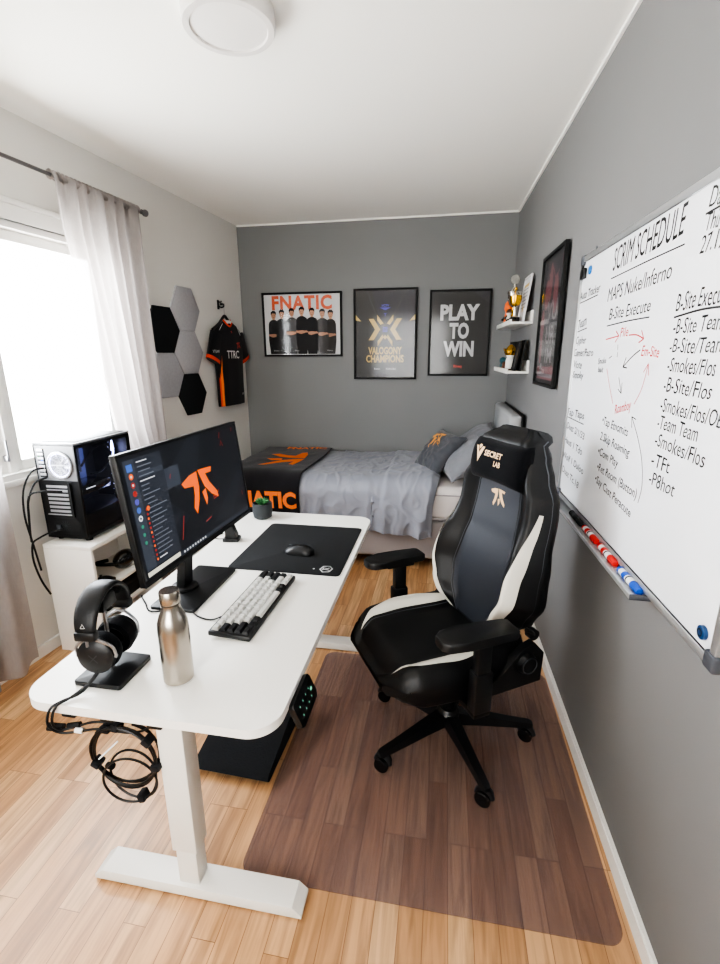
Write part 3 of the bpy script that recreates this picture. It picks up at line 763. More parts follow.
fb = thing('orange_figurine', 'orange and black creature figurine at the far end of the upper ledge', 'figurine', onl(3.96, .085, ZU) @ Matrix.Diagonal((1.6, 1.2, 1.2, 1)))
mb = MB('orange'); mb.loft([[(r*math.cos(2*PI*k/14)+ox, r*.8*math.sin(2*PI*k/14), z) for k in range(14)] for r, z, ox in ((.02, .0, 0), (.035, .02, 0), (.03, .06, .005), (.024, .085, 0), (.034, .105, -.004), (.030, .135, 0), (.012, .155, .004))]); mb.build('body', fb)
mb = MB('black_plastic'); 
for s_ in (-1, 1): mb.tube([(s_*.03, 0, .07), (s_*.055, -.01, .06), (s_*.05, -.03, .04)], .008); mb.tube([(s_*.02, 0, .14), (s_*.035, 0, .165), (s_*.03, .005, .18)], .006)
mb.build('limbs', fb)
mb = MB('black_plastic'); mb.box((-.045, -.035, 0), (.045, .035, .012), .003); mb.build('base', fb)
wf = thing('white_figurine', 'small white figurine between the orange figurine and the tall trophy', 'figurine', onl(3.81, .10, ZU))
mb = MB('white_figure'); mb.lathe([(.022, 0), (.026, .01), (.018, .05), (.012, .065), (.02, .078), (.02, .095), (.008, .108)], n=18); mb.build('body', wf)
mb = MB('brown'); mb.lathe([(.0205, .085), (.021, .098), (.009, .112)], n=18); mb.build('cap', wf)
# lower ledge
kf = thing('crowned_figurine', 'white figurine with a golden crown like hairdo on the lower ledge', 'figurine', onl(3.655, .09, ZL))
mb = MB('white_figure'); mb.lathe([(.03, 0), (.034, .02), (.032, .07), (.024, .09), (.030, .10), (.032, .12), (.02, .14)], n=22); mb.build('body', kf)
mb = MB('gold'); mb.lathe([(.034, .105), (.045, .12), (.046, .135), (.036, .145), (.028, .16), (.014, .175), (.003, .18)], n=22)
for k in range(6): mb.cyl((.04*math.cos(k*1.05), .04*math.sin(k*1.05), .125), (.056*math.cos(k*1.05), .056*math.sin(k*1.05), .155), .007, .001, 8)
mb.build('crown', kf)
mb = MB('brown'); mb.lathe([(.042, 0), (.042, .012)], n=22); mb.build('base', kf)
bx = thing('game_box', 'dark box with an orange stripe standing behind the crowned figurine', 'box', onl(3.80, .045, ZL, R(4)))
mb = MB('black_matte'); mb.box((-.075, -.018, 0), (.075, .018, .20), .002); mb.m('orange').box((.02, .0175, .02), (.03, .0185, .19)); mb.m('trim_white').box((-.05, .0175, .10), (-.02, .0185, .18)); mb.build('carton', bx)
tf = thing('teal_figurine', 'small dark teal figurine at the far end of the lower ledge', 'figurine', onl(3.97, .10, ZL))
mb = MB('teal'); mb.box((-.025, -.02, 0), (.025, .02, .045), .008); mb.sphere((0, 0, .065), .026); mb.tube([(.02, 0, .04), (.05, .01, .05), (.055, .01, .075)], .008); mb.tube([(-.02, 0, .04), (-.045, 0, .03)], .008); mb.build('body', tf)
mb = MB('brown'); mb.box((-.03, -.025, 0), (.03, .025, .01), .002); mb.build('base', tf)
bl = thing('brown_figurine', 'tiny brown figurine between the teal figurine and the crowned one', 'figurine', onl(3.72, .12, ZL))
mb = MB('brown'); mb.lathe([(.02, 0), (.022, .02), (.014, .032), (.018, .045), (.008, .06)], n=16); mb.build('body', bl)
leaning('small_picture_frame', 3.52, .15, .20, ZL, .08, ('black_matte', 'poster_grey'), 'small black frame leaning nearest the ledge lip on the lower ledge', 'picture frame', 10)
leaning('small_picture_frame', 3.50, .14, .205, ZL, .048, ('black_matte', 'poster_black'), 'small black frame leaning against the wall behind another on the lower ledge', 'picture frame', 7)
# ================================================================== bed
BX0, BX1 = -1.62, .43
bed = thing('bed', 'single bed with a light grey base and upholstered headboard along the grey back wall', 'bed', T(0, 0, 0))
mb = MB('boxspring'); mb.box((BX0, 3.31, .09), (BX1, 4.33, .40), .03, 3); mb.build('box_spring', bed)
mb = MB('mattress'); mb.box((BX0, 3.30, .402), (BX1, 4.33, .655), .05, 4)
mb.build('mattress', bed)
mb = MB('boxspring'); mb.tube([(BX0+.05, 3.297, .42), (BX1-.02, 3.297, .42)], .006, smooth=0); mb.tube([(BX0+.05, 3.297, .60), (BX1-.02, 3.297, .60)], .005, smooth=0); mb.build('piping', bed)
mb = MB('headboard'); mb.box((BX1+.008, 3.32, .12), (BX1+.095, 4.31, 1.175), .022, 3); mb.build('headboard', bed)
mb = MB('black_matte')
mb.box((BX1+.088, 3.315, .12), (BX1+.099, 4.315, 1.18), .003); mb.build('headboard_back', bed)
for x in (BX0+.08, -.5, BX1-.1):
    for y in (3.40, 4.24):
        mb = MB('black_matte'); mb.cyl((x, y, 0), (x, y, .092), .022, .028); mb.build('leg', bed)

def bsurf(x, s, o):
    # s runs from the wall across the top, over the front edge and down
    Rr = .085; flat = .90
    if s < flat: return Vector((x, 4.31-s, .665+o))
    if s < flat+Rr*PI/2:
        a = (s-flat)/Rr; return Vector((x, 3.41-math.sin(a)*(Rr+o+.03), .58+math.cos(a)*(Rr+o)))
    return Vector((x, 3.41-Rr-.03-o, .58-(s-flat-Rr*PI/2)))
SD = .90+.085*PI/2
def wr(x, s, k=1):
    q = Vector((x, s, 0))
    w = noise.noise(q*3)*.5+noise.noise(Vector((x*9+s*2, s*5, 4)))*.45
    r = 1-abs(noise.noise(Vector((x*5+s*3.5, s*4-x*2, 9))))*2
    r2 = 1-abs(noise.noise(Vector((x*11-s*5, s*8+x*5, 2))))*2
    k *= .25+.75*max(0, min(1, (x+1.08)/.2))
    return (w*.012+max(0, r-.45)*.013+max(0, r2-.5)*.012)*k
def duvet(u, v):
    x = -1.18+u*1.15; smax = SD+.265+.025*math.sin(x*3+1)+.02*noise.noise(Vector((x*6, 0, 1)))
    s = .04+v*(smax-.04)
    o = .035+wr(x, s)*1.1
    if s > SD: 
        f = (s-SD)/.27; o += (.014*math.sin(x*26+2*math.sin(x*7))+.012*math.sin(x*47+s*6))*f+.02*f
    if x > -.42: o += .022*min(1, (x+.42)/.03)        # folded back edge makes a second layer
    if u > .96: o -= .03*(u-.96)/.04
    xx = x+.025*noise.noise(Vector((s*4, 3, u*2)))*(u > .6)+.03*math.sin(s*3.2)*(u**4)
    return tuple(bsurf(xx, s, o))
dv = MB('duvet'); dv.grid(duvet, 150, 170)
o = dv.build('duvet', angle=180, solid=.02); tag(o, 'wrinkled grey duvet hanging over the front of the bed', 'duvet')

bt = thing('fleece_blanket', 'black fleece blanket with orange lettering across the foot of the bed', 'blanket', T(0, 0, 0))
def bo(x, s): return .062+.008*noise.noise(Vector((x*4, s*3, 7)))+.004*noise.noise(Vector((x*12, s*9, 1)))
def blank(u, v):
    x = -1.66+u*.63; s = .02+v*(SD+.30-.02); return tuple(bsurf(x+.012*math.sin(s*5), s, bo(x, s)))
mb = MB('plush_black'); mb.grid(blank, 50, 110); mb.build('fleece', bt, angle=180, solid=.01)
def onb(x, s): return tuple(bsurf(x+.012*math.sin(s*5), s, bo(x, s)+.006))
# lettering on the hanging front: y of the text maps to falling s
def ftext(x, y): return onb(x, SD+.11-y)
mb = MB('orange_cloth'); mb.text('FNATIC', -1.58, 0, .11, w=.53, bold=.045, fn=ftext); mb.build('lettering', bt, smooth=False)
mb = MB('orange_cloth'); mb.text('FNATIC', -1.45, 0, .07, w=.38, bold=.045, fn=lambda x, y: onb(x, .06+.0-y+.06))
mb.build('lettering', bt, smooth=False)
mb = MB('orange_cloth')
# the mark on top points towards the pillows
def tl(x, y): return onb(x, .55-y)
logo(mb, -1.32, .0, .34, rot=R(-90), fn=tl, xs=1.9)
mb.build('emblem', bt, smooth=False)

def cushion(name, label, M, w, h, t, m_, puff=.75, seed=0, print_=False, wrk=.01):
    th = thing(name, label, 'pillow', M)
    def f(u, v, sg):
        a = u*2-1; b_ = v*2-1
        e = max(0, (1-abs(a)**2.6))*max(0, (1-abs(b_)**2.6))
        z = sg*t*e**.5*.5
        pin = 1-.085*(1-abs(b_)**2)*(abs(a)**3); pin2 = 1-.085*(1-abs(a)**2)*(abs(b_)**3)
        n_ = wrk*noise.noise(Vector((a*3.3+seed, b_*3.1, sg)))*e**.3+wrk*.7*noise.noise(Vector((a*8+seed, b_*7, sg)))*e**.3
        return (a*w/2*pin, b_*h/2*pin2, z+sg*n_)
    mb = MB(m_); mb.grid(lambda u, v: f(u, v, 1), 34, 34); mb.grid(lambda u, v: f(1-u, v, -1), 34, 34)
    mb.build('cover', th, angle=180)
    mb = MB(m_); loop = [f(u/10, 0, 1) for u in range(10)]+[f(1, v/10, 1) for v in range(10)]+[f(1-u/10, 1, 1) for u in range(10)]+[f(0, 1-v/10, 1) for v in range(10)]
    mb.tube(loop, .004, 6, smooth=2, closed=True); mb.build('seam', th)
    if print_:
        mb = MB('emblem_gold')
        logo(mb, -.03, .05, .15, rot=R(12), fn=lambda x, y: (x, y, f(x/w+.5, y/h+.5, 1)[2]+.006)); mb.build('emblem', th, smooth=False)
    return th
def pose(c, yaw, lean, roll=0):   # face normal looks along yaw (world degrees), leaned back by `lean`
    return T(*c) @ RZ(R(yaw+90)) @ RX(R(90-lean)) @ RZ(R(roll))
cushion('pillow', 'plain grey bed pillow lying behind, against the headboard', pose((.24, 4.02, .86), 180, 52), .56, .44, .17, 'pillow_grey', seed=4)
cushion('pillow', 'light grey pillow leaning next to the chair headrest', pose((.17, 3.60, .825), 190, 50, 4), .54, .42, .17, 'pillow_grey', seed=2)
cushion('throw_pillow', 'dark grey cushion with an orange emblem leaning on the pillows', pose((-.025, 3.70, .84), 214, 42, -4), .36, .37, .15, 'pillow_dark', seed=8, print_=True, wrk=.014)

# ================================================================== desk
DT = .66; DX0, DX1, DY0, DY1 = -1.14, -.388, .922, 2.585
desk = thing('standing_desk', 'white height adjustable desk with rounded corners and T shaped steel legs', 'desk', T(0, 0, 0))
def rrect(x0, y0, x1, y1, r, n=8):
    P = []
    for cx, cy, a0 in ((x1-r, y0+r, -90), (x1-r, y1-r, 0), (x0+r, y1-r, 90), (x0+r, y0+r, 180)):
        for k in range(n+1): a = R(a0+90*k/n); P.append((cx+r*math.cos(a), cy+r*math.sin(a)))
    return P
mb = MB('desk_white'); mb.prism(rrect(DX0, DY0, DX1, DY1, .085, 12), DT-.027, DT, bev=.004); mb.build('desktop', desk)
for y in (.978, 2.255):
    mb = MB('steel_white'); mb.box((-.734, y-.032, .17), (-.656, y+.032, DT-.045), .004); lg = mb.build('leg', desk)
    mb = MB('steel_white'); mb.box((-.727, y-.026, .03), (-.663, y+.026, .18), .003); mb.build('inner_column', lg)
    mb = MB('steel_white')
    for sgn in (1,):
        P = [(-1.01, .0), (-.345, .0), (-.345, .012), (-.372, .038), (-.98, .038), (-1.01, .012)]
        M = Matrix(((1, 0, 0, 0), (0, 0, -1, y+.037), (0, 1, 0, .006), (0, 0, 0, 1)))
        mb.prism(P, 0, .076, M, bev=.003)
    ft = mb.build('foot', desk)
    for x in (-.96, -.39):
        mb = MB('black_matte'); mb.cyl((x, y, 0), (x, y, .007), .018); mb.build('levelling_pad', ft)
    mb = MB('steel_white'); mb.box((-.90, y-.02, DT-.048), (-.50, y+.02, DT-.0275), .003); mb.build('support_bracket', desk)
mb = MB('steel_white'); mb.box((-.73, 1.03, DT-.065), (-.70, 2.22, DT-.03), .003); mb.box((-.64, 1.03, DT-.065), (-.61, 2.22, DT-.03), .003); mb.build('crossbeam', desk)
# handset under the right hand edge
cp = thing('desk_control_panel', 'black desk height control with buttons fixed under the right edge of the desktop', 'control panel',
           frame((-.366, 1.115, .607), (0, 1, .0), (-.42, 0, 1)) @ Matrix.Diagonal((.88, .88, 1, 1)))
mb = MB('black_plastic'); mb.prism(rrect(-.085, -.045, .085, .045, .014, 5), -.012, .006, bev=.003); mb.build('housing', cp)
mb = MB('dark_grey')
for i in range(4):
    for j in range(2): mb.disc(-.05+.03*i, -.018+.03*j, .007, .0062)
mb.m('led')
for i in range(4): mb.disc(-.05+.03*i, -.018, .0028, .0066); mb.disc(-.05+.03*i, .012, .0028, .0066)
mb.rect(.048, -.006, .064, .004, .0066); mb.build('buttons', cp)
mb = MB('black_plastic'); mb.box((-.04, .02, -.05), (.04, .040, -.010), .003); mb.build('mounting_bracket', cp)

# foot rest
fr_ = thing('foot_rest', 'black carpeted foot rest on the floor under the desk', 'foot rest', T(-.742, 1.555, 0) @ RZ(R(-2)))
M = Matrix(((1, 0, 0, -.165), (0, 0, -1, .19), (0, 1, 0, 0), (0, 0, 0, 1)))
mb = MB('carpet_black'); mb.loft([[(x, -.20+.0, .015), (x, -.215, .03), (x, -.195, .048), (x, .14, .125), (x, .2, .12), (x, .215, .1), (x, .2, .015)] for x in (-.155, -.15, .15, .155)]); mb.build('wedge', fr_, angle=50)
mb = MB('black_plastic'); mb.box((-.15, -.19, 0), (.15, .19, .016), .004); mb.build('base_plate', fr_)

# chair mat
mb = MB('mat_film'); P = rrect(-.578, 1.028, .556, 2.20, .05, 8); mb.prism(P, .0, .0035, bev=.0012)
o = mb.build('chair_mat', smooth=False); o.location.z = .0008; tag(o, 'transparent plastic chair mat on the oak floor under the office chair', 'chair mat')

# ------------------------------------------------------------------ monitor
mn = thing('monitor', 'wide black monitor showing an orange emblem on a dark desktop', 'monitor', T(-.97, 1.585, DT))
yaw, tilt = -.035, .113; c = Vector((-.89, 1.557, 1.091))
n0 = Vector((math.cos(yaw), math.sin(yaw), 0)); wdir = Vector((-math.sin(yaw), math.cos(yaw), 0)); up = Vector((0, 0, math.cos(tilt)))-n0*math.sin(tilt)
Mm = Matrix.Translation(-Vector((-.97, 1.585, DT))) @ frame(tuple(c), tuple(wdir), tuple(up))
W_, H_ = .75, .418
mb = MB('black_plastic')
mb.box((-W_/2, -H_/2, -.022), (W_/2, H_/2, -.002), .003, M=Mm)
for a, b_ in (((-W_/2, -H_/2, -.003), (W_/2, -H_/2+.020, .002)), ((-W_/2, H_/2-.010, -.003), (W_/2, H_/2, .002)), ((-W_/2, -H_/2+.02, -.003), (-W_/2+.010, H_/2-.01, .002)), ((W_/2-.01, -H_/2+.02, -.003), (W_/2, H_/2-.01, .002))):
    mb.box(a, b_, .001, M=Mm)
mb.box((-.22, -.15, -.05), (.22, .12, -.02), .015, M=Mm)
bz = mb.build('housing', mn)
mb = MB('scr_bg'); x0, x1, y0, y1 = -W_/2+.010, W_/2-.010, -H_/2+.020, H_/2-.010; Z = -.0012; d = .0002
sw, sh = x1-x0, y1-y0
def SX(f): return x0+f*sw
def SY(f): return y0+f*sh
mb.rect(x0, y0, x1, y1, Z, Mm)
mb.m('scr_bg2'); mb.flat([(SX(.28), SY(.75)), (SX(.5), SY(1)), (SX(.62), SY(1)), (SX(.55), SY(.72)), (SX(.34), SY(.55))], Z+d, Mm); mb.flat([(SX(.6), SY(.1)), (SX(.95), SY(.5)), (SX(1), SY(.45)), (SX(.8), SY(.06))], Z+d, Mm)
mb.flat([(SX(.27), SY(.5)), (SX(.4), SY(.3)), (SX(.27), SY(.2))], Z+d, Mm)
mb.m('scr_panel'); mb.rect(SX(.02), SY(.06), SX(.27), SY(.965), Z+2*d, Mm)
mb.m('scr_panel2'); mb.rect(SX(.09), SY(.80), SX(.265), SY(.845), Z+3*d, Mm); mb.rect(SX(.27), SY(.62), SX(.38), SY(.80), Z+3*d, Mm); mb.rect(SX(.02), SY(.06), SX(.085), SY(.965), Z+2.5*d, Mm)
cols = ['scr_blue', 'scr_orange', 'scr_red', 'scr_red', 'scr_purple', 'scr_blue', 'scr_white', 'scr_green', 'scr_green', 'scr_green']
for i, c_ in enumerate(cols):
    mb.m(c_); yy = .90-.068*i
    if i == 0: mb.rect(SX(.035), SY(yy-.028), SX(.07), SY(yy+.028), Z+4*d, Mm)
    else: mb.disc(SX(.053), SY(yy), .0095 if i < 7 else .006, Z+4*d, Mm)
    if i in (1, 2, 6): mb.m('scr_white' if i != 6 else 'scr_panel'); mb.disc(SX(.053), SY(yy), .004, Z+5*d, Mm)
rnd = random.Random(3)
for i in range(22):
    yy = .93-.039*i; mb.m('scr_white' if i in (0, 4, 21) else 'scr_text')
    xa = .115 if i > 8 else .10; mb.stroke([(SX(xa), SY(yy)), (SX(xa+rnd.uniform(.05, .13)), SY(yy))], .0035, Z+4*d, Mm)
    if i > 9: mb.m('scr_red' if i % 3 else 'scr_orange'); mb.disc(SX(.10), SY(yy), .0045, Z+4*d, Mm, n=10)
mb.m('scr_orange'); mb.disc(SX(.112), SY(.545), .008, Z+4*d, Mm)
logo(mb, SX(.53), SY(.475), .155, Z+4*d, xs=1.75, M=Mm)
mb.m('scr_red')
for P in ([(.30, .13), (.345, .33)], [(.52, .16), (.58, .175)], [(.63, .36), (.66, .35)], [(.69, .37), (.70, .40)], [(.80, .90), (.815, .96)], [(.80, .82), (.815, .87), (.83, .81)], [(.95, .93), (.96, .97)], [(.30, .70), (.31, .74)], [(.955, .2), (.955, .25)], [(.635, .33), (.69, .34)]):
    mb.stroke([(SX(a), SY(b_)) for a, b_ in P], .004, Z+3*d, Mm)
mb.m('scr_bar'); mb.rect(SX(.02), SY(.012), SX(.26), SY(.05), Z+3*d, Mm); mb.m('scr_panel'); mb.rect(SX(.26), SY(.0), SX(1), SY(.045), Z+2*d, Mm)
mb.m('scr_white')
for i in range(9): mb.rect(SX(.29+.024*i), SY(.014), SX(.30+.024*i), SY(.034), Z+4*d, Mm)
mb.build('screen', mn, smooth=False)
mb = MB('black_plastic'); mb.prism(rrect(-.085, -.165, .095, .205, .012, 4), .001, .012, bev=.003); mb.build('base', mn)
mb = MB('black_plastic'); mb.lathe([(.052, .012), (.052, .020), (.044, .026)], n=36, M=T(-.034, .0, 0)); mb.build('swivel_disc', mn)
mb = MB('black_plastic'); mb.loft([[(a*.5*w1+ox, b_*w2, z) for a, b_ in ((-1, -1), (1, -1), (1, 1), (-1, 1))] for z, w1, w2, ox in ((.02, .035, .032, -.034), (.20, .03, .028, -.012), (.46, .03, .027, -.012))]); mb.box((-.02, -.06, .34), (.055, .06, .46), .006); mb.build('stand_column', mn)

# ------------------------------------------------------------------ keyboard
kb = thing('keyboard', 'compact black computer keyboard with white keys and black corner keys', 'keyboard', T(-.668, 1.512, DT+.004) @ RZ(R(90-1.5)) @ RX(R(3.0)))
KW, KH = .462, .150
mb = MB('black_plastic'); mb.box((-KW/2, -KH/2, .002), (KW/2, KH/2, .020), .004); mb.m('trim_white').box((-KW/2+.004, -KH/2+.004, -.0), (KW/2-.004, KH/2-.004, .004), .001); mb.build('case', kb)
U = (KW-.014)/15; UV = (KH-.016)/5
rowsK = [[(1, 'w')]+[(1, 'w')]*12+[(2, 'b')], [(1.5, 'b')]+[(1, 'w')]*12+[(1.5, 'b')], [(1.75, 'b')]+[(1, 'w')]*11+[(2.25, 'b')],
         [(2.25, 'b')]+[(1, 'w')]*10+[(1.75, 'w'), (1, 'b')], [(1.25, 'b'), (1.25, 'b'), (1.25, 'b'), (6.25, 'w'), (1, 'b'), (1, 'b'), (1, 'w'), (1, 'w'), (1, 'w')]]
kmesh = {}
for r, row in enumerate(rowsK):
    x = 0
    for w_, c_ in row:
        key = (w_, c_)
        if key not in kmesh:
            mb = MB('key_white' if c_ == 'w' else 'key_black'); a = w_*U/2-.0018; b_ = UV/2-.0018
            mb.loft([[(sx*aa, sy*bb, z) for sx, sy in ((-1, -1), (1, -1), (1, 1), (-1, 1))] for z, aa, bb in ((0, a, b_), (.004, a, b_), (.011, a-.0035, b_-.0035), (.0118, a-.005, b_-.005))])
            ko = mb.build('keycap', kb, smooth=False); kmesh[key] = ko
        else:
            ko = kmesh[key].copy(); COL.objects.link(ko); ko.parent = kb
        ko.location = (-KW/2+.007+(x+w_/2)*U, KH/2-.008-(r+.5)*UV, .019)
        x += w_
mb = MB('black_matte'); mb.tube([(-.755, 1.40, DT+.012), (-.79, 1.385, DT+.004), (-.85, 1.40, DT+.004), (-.93, 1.45, DT+.004), (-1.03, 1.40, DT+.004), (-1.09, 1.45, DT+.004), (-1.132, 1.49, DT+.005), (-1.150, 1.515, DT-.012), (-1.150, 1.53, DT-.12)], .003)
o = mb.build('keyboard_cable'); tag(o, 'thin black cable running from the keyboard across the desk to its left edge', 'cable')

# mouse pad, mouse
mp_ = thing('mouse_pad', 'large square black mouse pad with a small white emblem', 'mouse pad', T(-.668, 2.09, DT+.0005))
mb = MB('pad_black'); mb.prism(rrect(-.256, -.292, .256, .292, .022, 6), 0, .004, bev=.001); mb.build('pad', mp_)
mb = MB('text_grey'); z = .0043; cx, cy = .185, -.235
hexp = [(cx+.027*math.cos(R(60*k+10)), cy+.033*math.sin(R(60*k+10))) for k in range(6)]
mb.stroke(hexp+[hexp[0], hexp[1]], .007, z); mb.stroke([(cx-.014, cy-.012), (cx-.014, cy+.012), (cx+.004, cy+.004), (cx+.012, cy+.014)], .006, z); mb.stroke([(cx-.014, cy-.002), (cx+.016, cy-.010)], .006, z); mb.disc(cx-.055, cy-.006, .005, z, n=8)
mb.build('emblem', mp_, smooth=False)
ms = thing('mouse', 'black computer mouse on the mouse pad', 'mouse', T(-.652, 2.005, DT+.005) @ RZ(R(176)) @ Matrix.Diagonal((1.28, 1.2, 1.1, 1)))
mb = MB('black_plastic'); rg = []
for t in range(13):
    u = t/12; x = -.058+.116*u; w = .031*(1-abs(2*u-1)**3.2)**.4*(1-.10*math.sin(u*PI)**4)+.0005; hgt = .038*(math.sin(PI*min(1, .12+u*.86))**.75)+.002
    rg.append([(x, w*math.cos(a)*(1 if math.sin(a) > 0 else 1), max(0, math.sin(a))**.8*hgt) for a in [2*PI*k/24 for k in range(24)]])
mb.loft(rg); mb.build('shell', ms, angle=60)
mb = MB('dark_grey'); mb.cyl((.034, -.004, .027), (.034, .004, .027), .009); mb.build('scroll_wheel', ms)
mb = MB('cap_grey'); mb.stroke([(-.04, .01), (-.034, .0), (-.04, -.01)], .003, .031); mb.build('side_emblem', ms)

# plant pot
pp = thing('potted_succulent', 'small green succulent in a dark grey pot at the back of the desk', 'potted plant', T(-1.018, 2.475, DT+.0005) @ Matrix.Diagonal((1.1, 1.1, 1.1, 1)))
mb = MB('pot'); mb.lathe([(.036, 0), (.046, .006), (.051, .03), (.051, .078), (.049, .083), (.045, .081), (.044, .06)], n=36, cap=False); mb.flat([(.04*math.cos(k*.5), .04*math.sin(k*.5)) for k in range(12)], .001); mb.build('pot', pp)
mb = MB('soil'); mb.lathe([(.0445, .066), (.03, .070), (.001, .072)], n=24, cap=False); mb.build('soil', pp)
mb = MB('green')
for ring, (n_, tl_, ln) in enumerate(((8, 35, .046), (7, 55, .044), (5, 75, .038))):
    for k in range(n_):
        a = 2*PI*k/n_+ring*.4; M = T(0, 0, .072) @ RZ(a) @ RY(R(90-tl_))
        mb.loft([[(w_*math.cos(b_), w_*.45*math.sin(b_)+0, z) for b_ in [2*PI*j/8 for j in range(8)]] for z, w_ in ((0, .003), (ln*.3, .008), (ln*.6, .0085), (ln*.85, .005), (ln, .0008))], M)
mb.build('leaves', pp)

# little black dock
dk = thing('charging_dock', 'small black wedge shaped dock behind the monitor base near the mouse pad', 'dock', T(-1.045, 2.115, DT+.0005) @ RZ(R(10)))
mb = MB('black_plastic'); mb.box((-.04, -.032, 0), (.04, .032, .018), .004); mb.build('base', dk)
mb = MB('black_plastic'); mb.loft([[(x, -.022, z0), (x, .022, z0), (x, .022, z1), (x, -.022, z1)] for x, z0, z1 in ((-.028, .015, .10), (-.02, .015, .105), (.01, .015, .085), (.03, .015, .03))]); mb.build('cradle', dk)
mb = MB('black_matte'); mb.tube([(-.04, 0, .008), (-.08, .01, .004), (-.1, .04, .003), (-.07, .09, .003)], .0025); mb.build('cable', dk)

# bottle
bo_ = thing('steel_water_bottle', 'brushed stainless steel water bottle standing on the desk beside the headphones', 'bottle', T(-.736, 1.082, DT+.0005) @ Matrix.Diagonal((.98, .98, .965, 1)))
mb = MB('steel'); mb.lathe([(.038, 0), (.043, .003), (.0435, .012), (.0438, .17), (.042, .195), (.036, .215), (.028, .232), (.0262, .245), (.0262, .252)], n=48); mb.build('body', bo_)
mb = MB('steel_dark'); mb.lathe([(.0268, .2515), (.0268, .256)], n=40); mb.build('neck_ring', bo_)
mb = MB('steel'); mb.lathe([(.0275, .256), (.0285, .259), (.0285, .290), (.0265, .294), (.001, .295)], n=48, cap=False); mb.build('cap', bo_)

# headphone stand
hs = thing('headphone_stand', 'black headphone stand with a square flat base', 'headphone stand', T(-.948, 1.078, DT+.0005))
mb = MB('black_plastic'); mb.prism(rrect(-.068, -.08, .08, .072, .008, 4), .002, .016, bev=.003); mb.build('base', hs)
hz = R(97); 
mb = MB('grey_metal'); mb.cyl((.0, .0, .015), (0, .0, .235), .0055); mb.build('post', hs)
mb = MB('black_plastic'); M = T(0, 0, 0) @ RZ(hz); mb.prism([(-.035, .214), (-.03, .25), (-.015, .260), (.015, .260), (.03, .25), (.035, .214)], -.022, .022, M @ Matrix(((1, 0, 0, 0), (0, 0, -1, 0), (0, 1, 0, 0), (0, 0, 0, 1))), bev=.004); mb.build('cradle', hs)
hp = thing('headphones', 'large black over ear headphones resting on the stand with grey yokes', 'headphones', T(-.948, 1.078, DT) @ RZ(hz))
rg = []; ra = .080
for t in range(25):
    a = R(-8+196*t/24); w = .029+.006*math.sin(max(0, math.sin(a))*PI/2); r0, r1 = ra, ra+.020
    cs = []
    for k in range(16):
        b_ = 2*PI*k/16; rr = (r0+r1)/2+(r1-r0)/2*math.sin(b_); yy = w*math.copysign(abs(math.cos(b_))**.6, math.cos(b_)); cs.append((rr*math.cos(a), yy, .188+rr*math.sin(a)*1.02))
    rg.append(cs)
mb = MB('leather'); mb.loft(rg); mb.build('headband', hp, angle=60)
mb = MB('velour'); rg2 = [[((ra-.006+.007*math.sin(2*PI*k/12))*math.cos(a), .017*math.cos(2*PI*k/12), .188+(ra-.006+.007*math.sin(2*PI*k/12))*math.sin(a)) for k in range(12)] for a in [R(35+110*t/14) for t in range(15)]]
mb.loft(rg2); mb.build('headband_cushion', hp, angle=60)
for sg in (-1, 1):
    mb = MB('black_plastic'); mb.box((sg*.081-.004 if sg > 0 else -.103, -.029, .165), (.103 if sg > 0 else -.077, .029, .192), .005); sl = mb.build('slider', hp)
    mb = MB('trim_white'); mb.m('text_grey')
    Mq = frame((sg*.1005, 0, .21), (0, sg, 0), (-sg*.1, 0, 1)); mb.stroke([(-.006, -.004), (0, .008), (.006, -.004), (-.006, -.004)], .002, .0, Mq); mb.build('emblem', sl, smooth=False)
    xc = sg*.055; zc = .096
    mb = MB('grey_metal'); mb.cyl((sg*.092, 0, .17), (sg*.094, 0, .145), .004)
    mb.tube([(xc+sg*.006, -.056, zc), (xc+sg*.012, -.05, zc+.035), (xc+sg*.022, 0, zc+.063), (xc+sg*.012, .05, zc+.035), (xc+sg*.006, .056, zc)], .0045, 6)
    mb.cyl((xc+sg*.006, -.058, zc), (xc+sg*.006, -.046, zc), .006); mb.cyl((xc+sg*.006, .046, zc), (xc+sg*.006, .058, zc), .006); mb.build('yoke', hp)
    M = T(xc, 0, zc) @ RY(sg*R(90))
    mb = MB('black_plastic'); mb.lathe([(.052, -.004), (.054, .004), (.052, .016), (.040, .024), (.001, .025)], M, 36); mb.m('dark_grey').stroke([(-.012, -.012), (.012, .012)], .003, .0255, M); mb.stroke([(-.012, .012), (.012, -.012)], .003, .0255, M); ec = mb.build('ear_cup', hp)
    mb = MB('velour'); rr = []
    for k in range(37):
        b_ = 2*PI*k/36; 
    mb.lathe([(.028, -.006), (.03, -.032), (.040, -.040), (.052, -.036), (.057, -.020), (.054, -.003)], M, 36); mb.build('ear_cushion', ec)

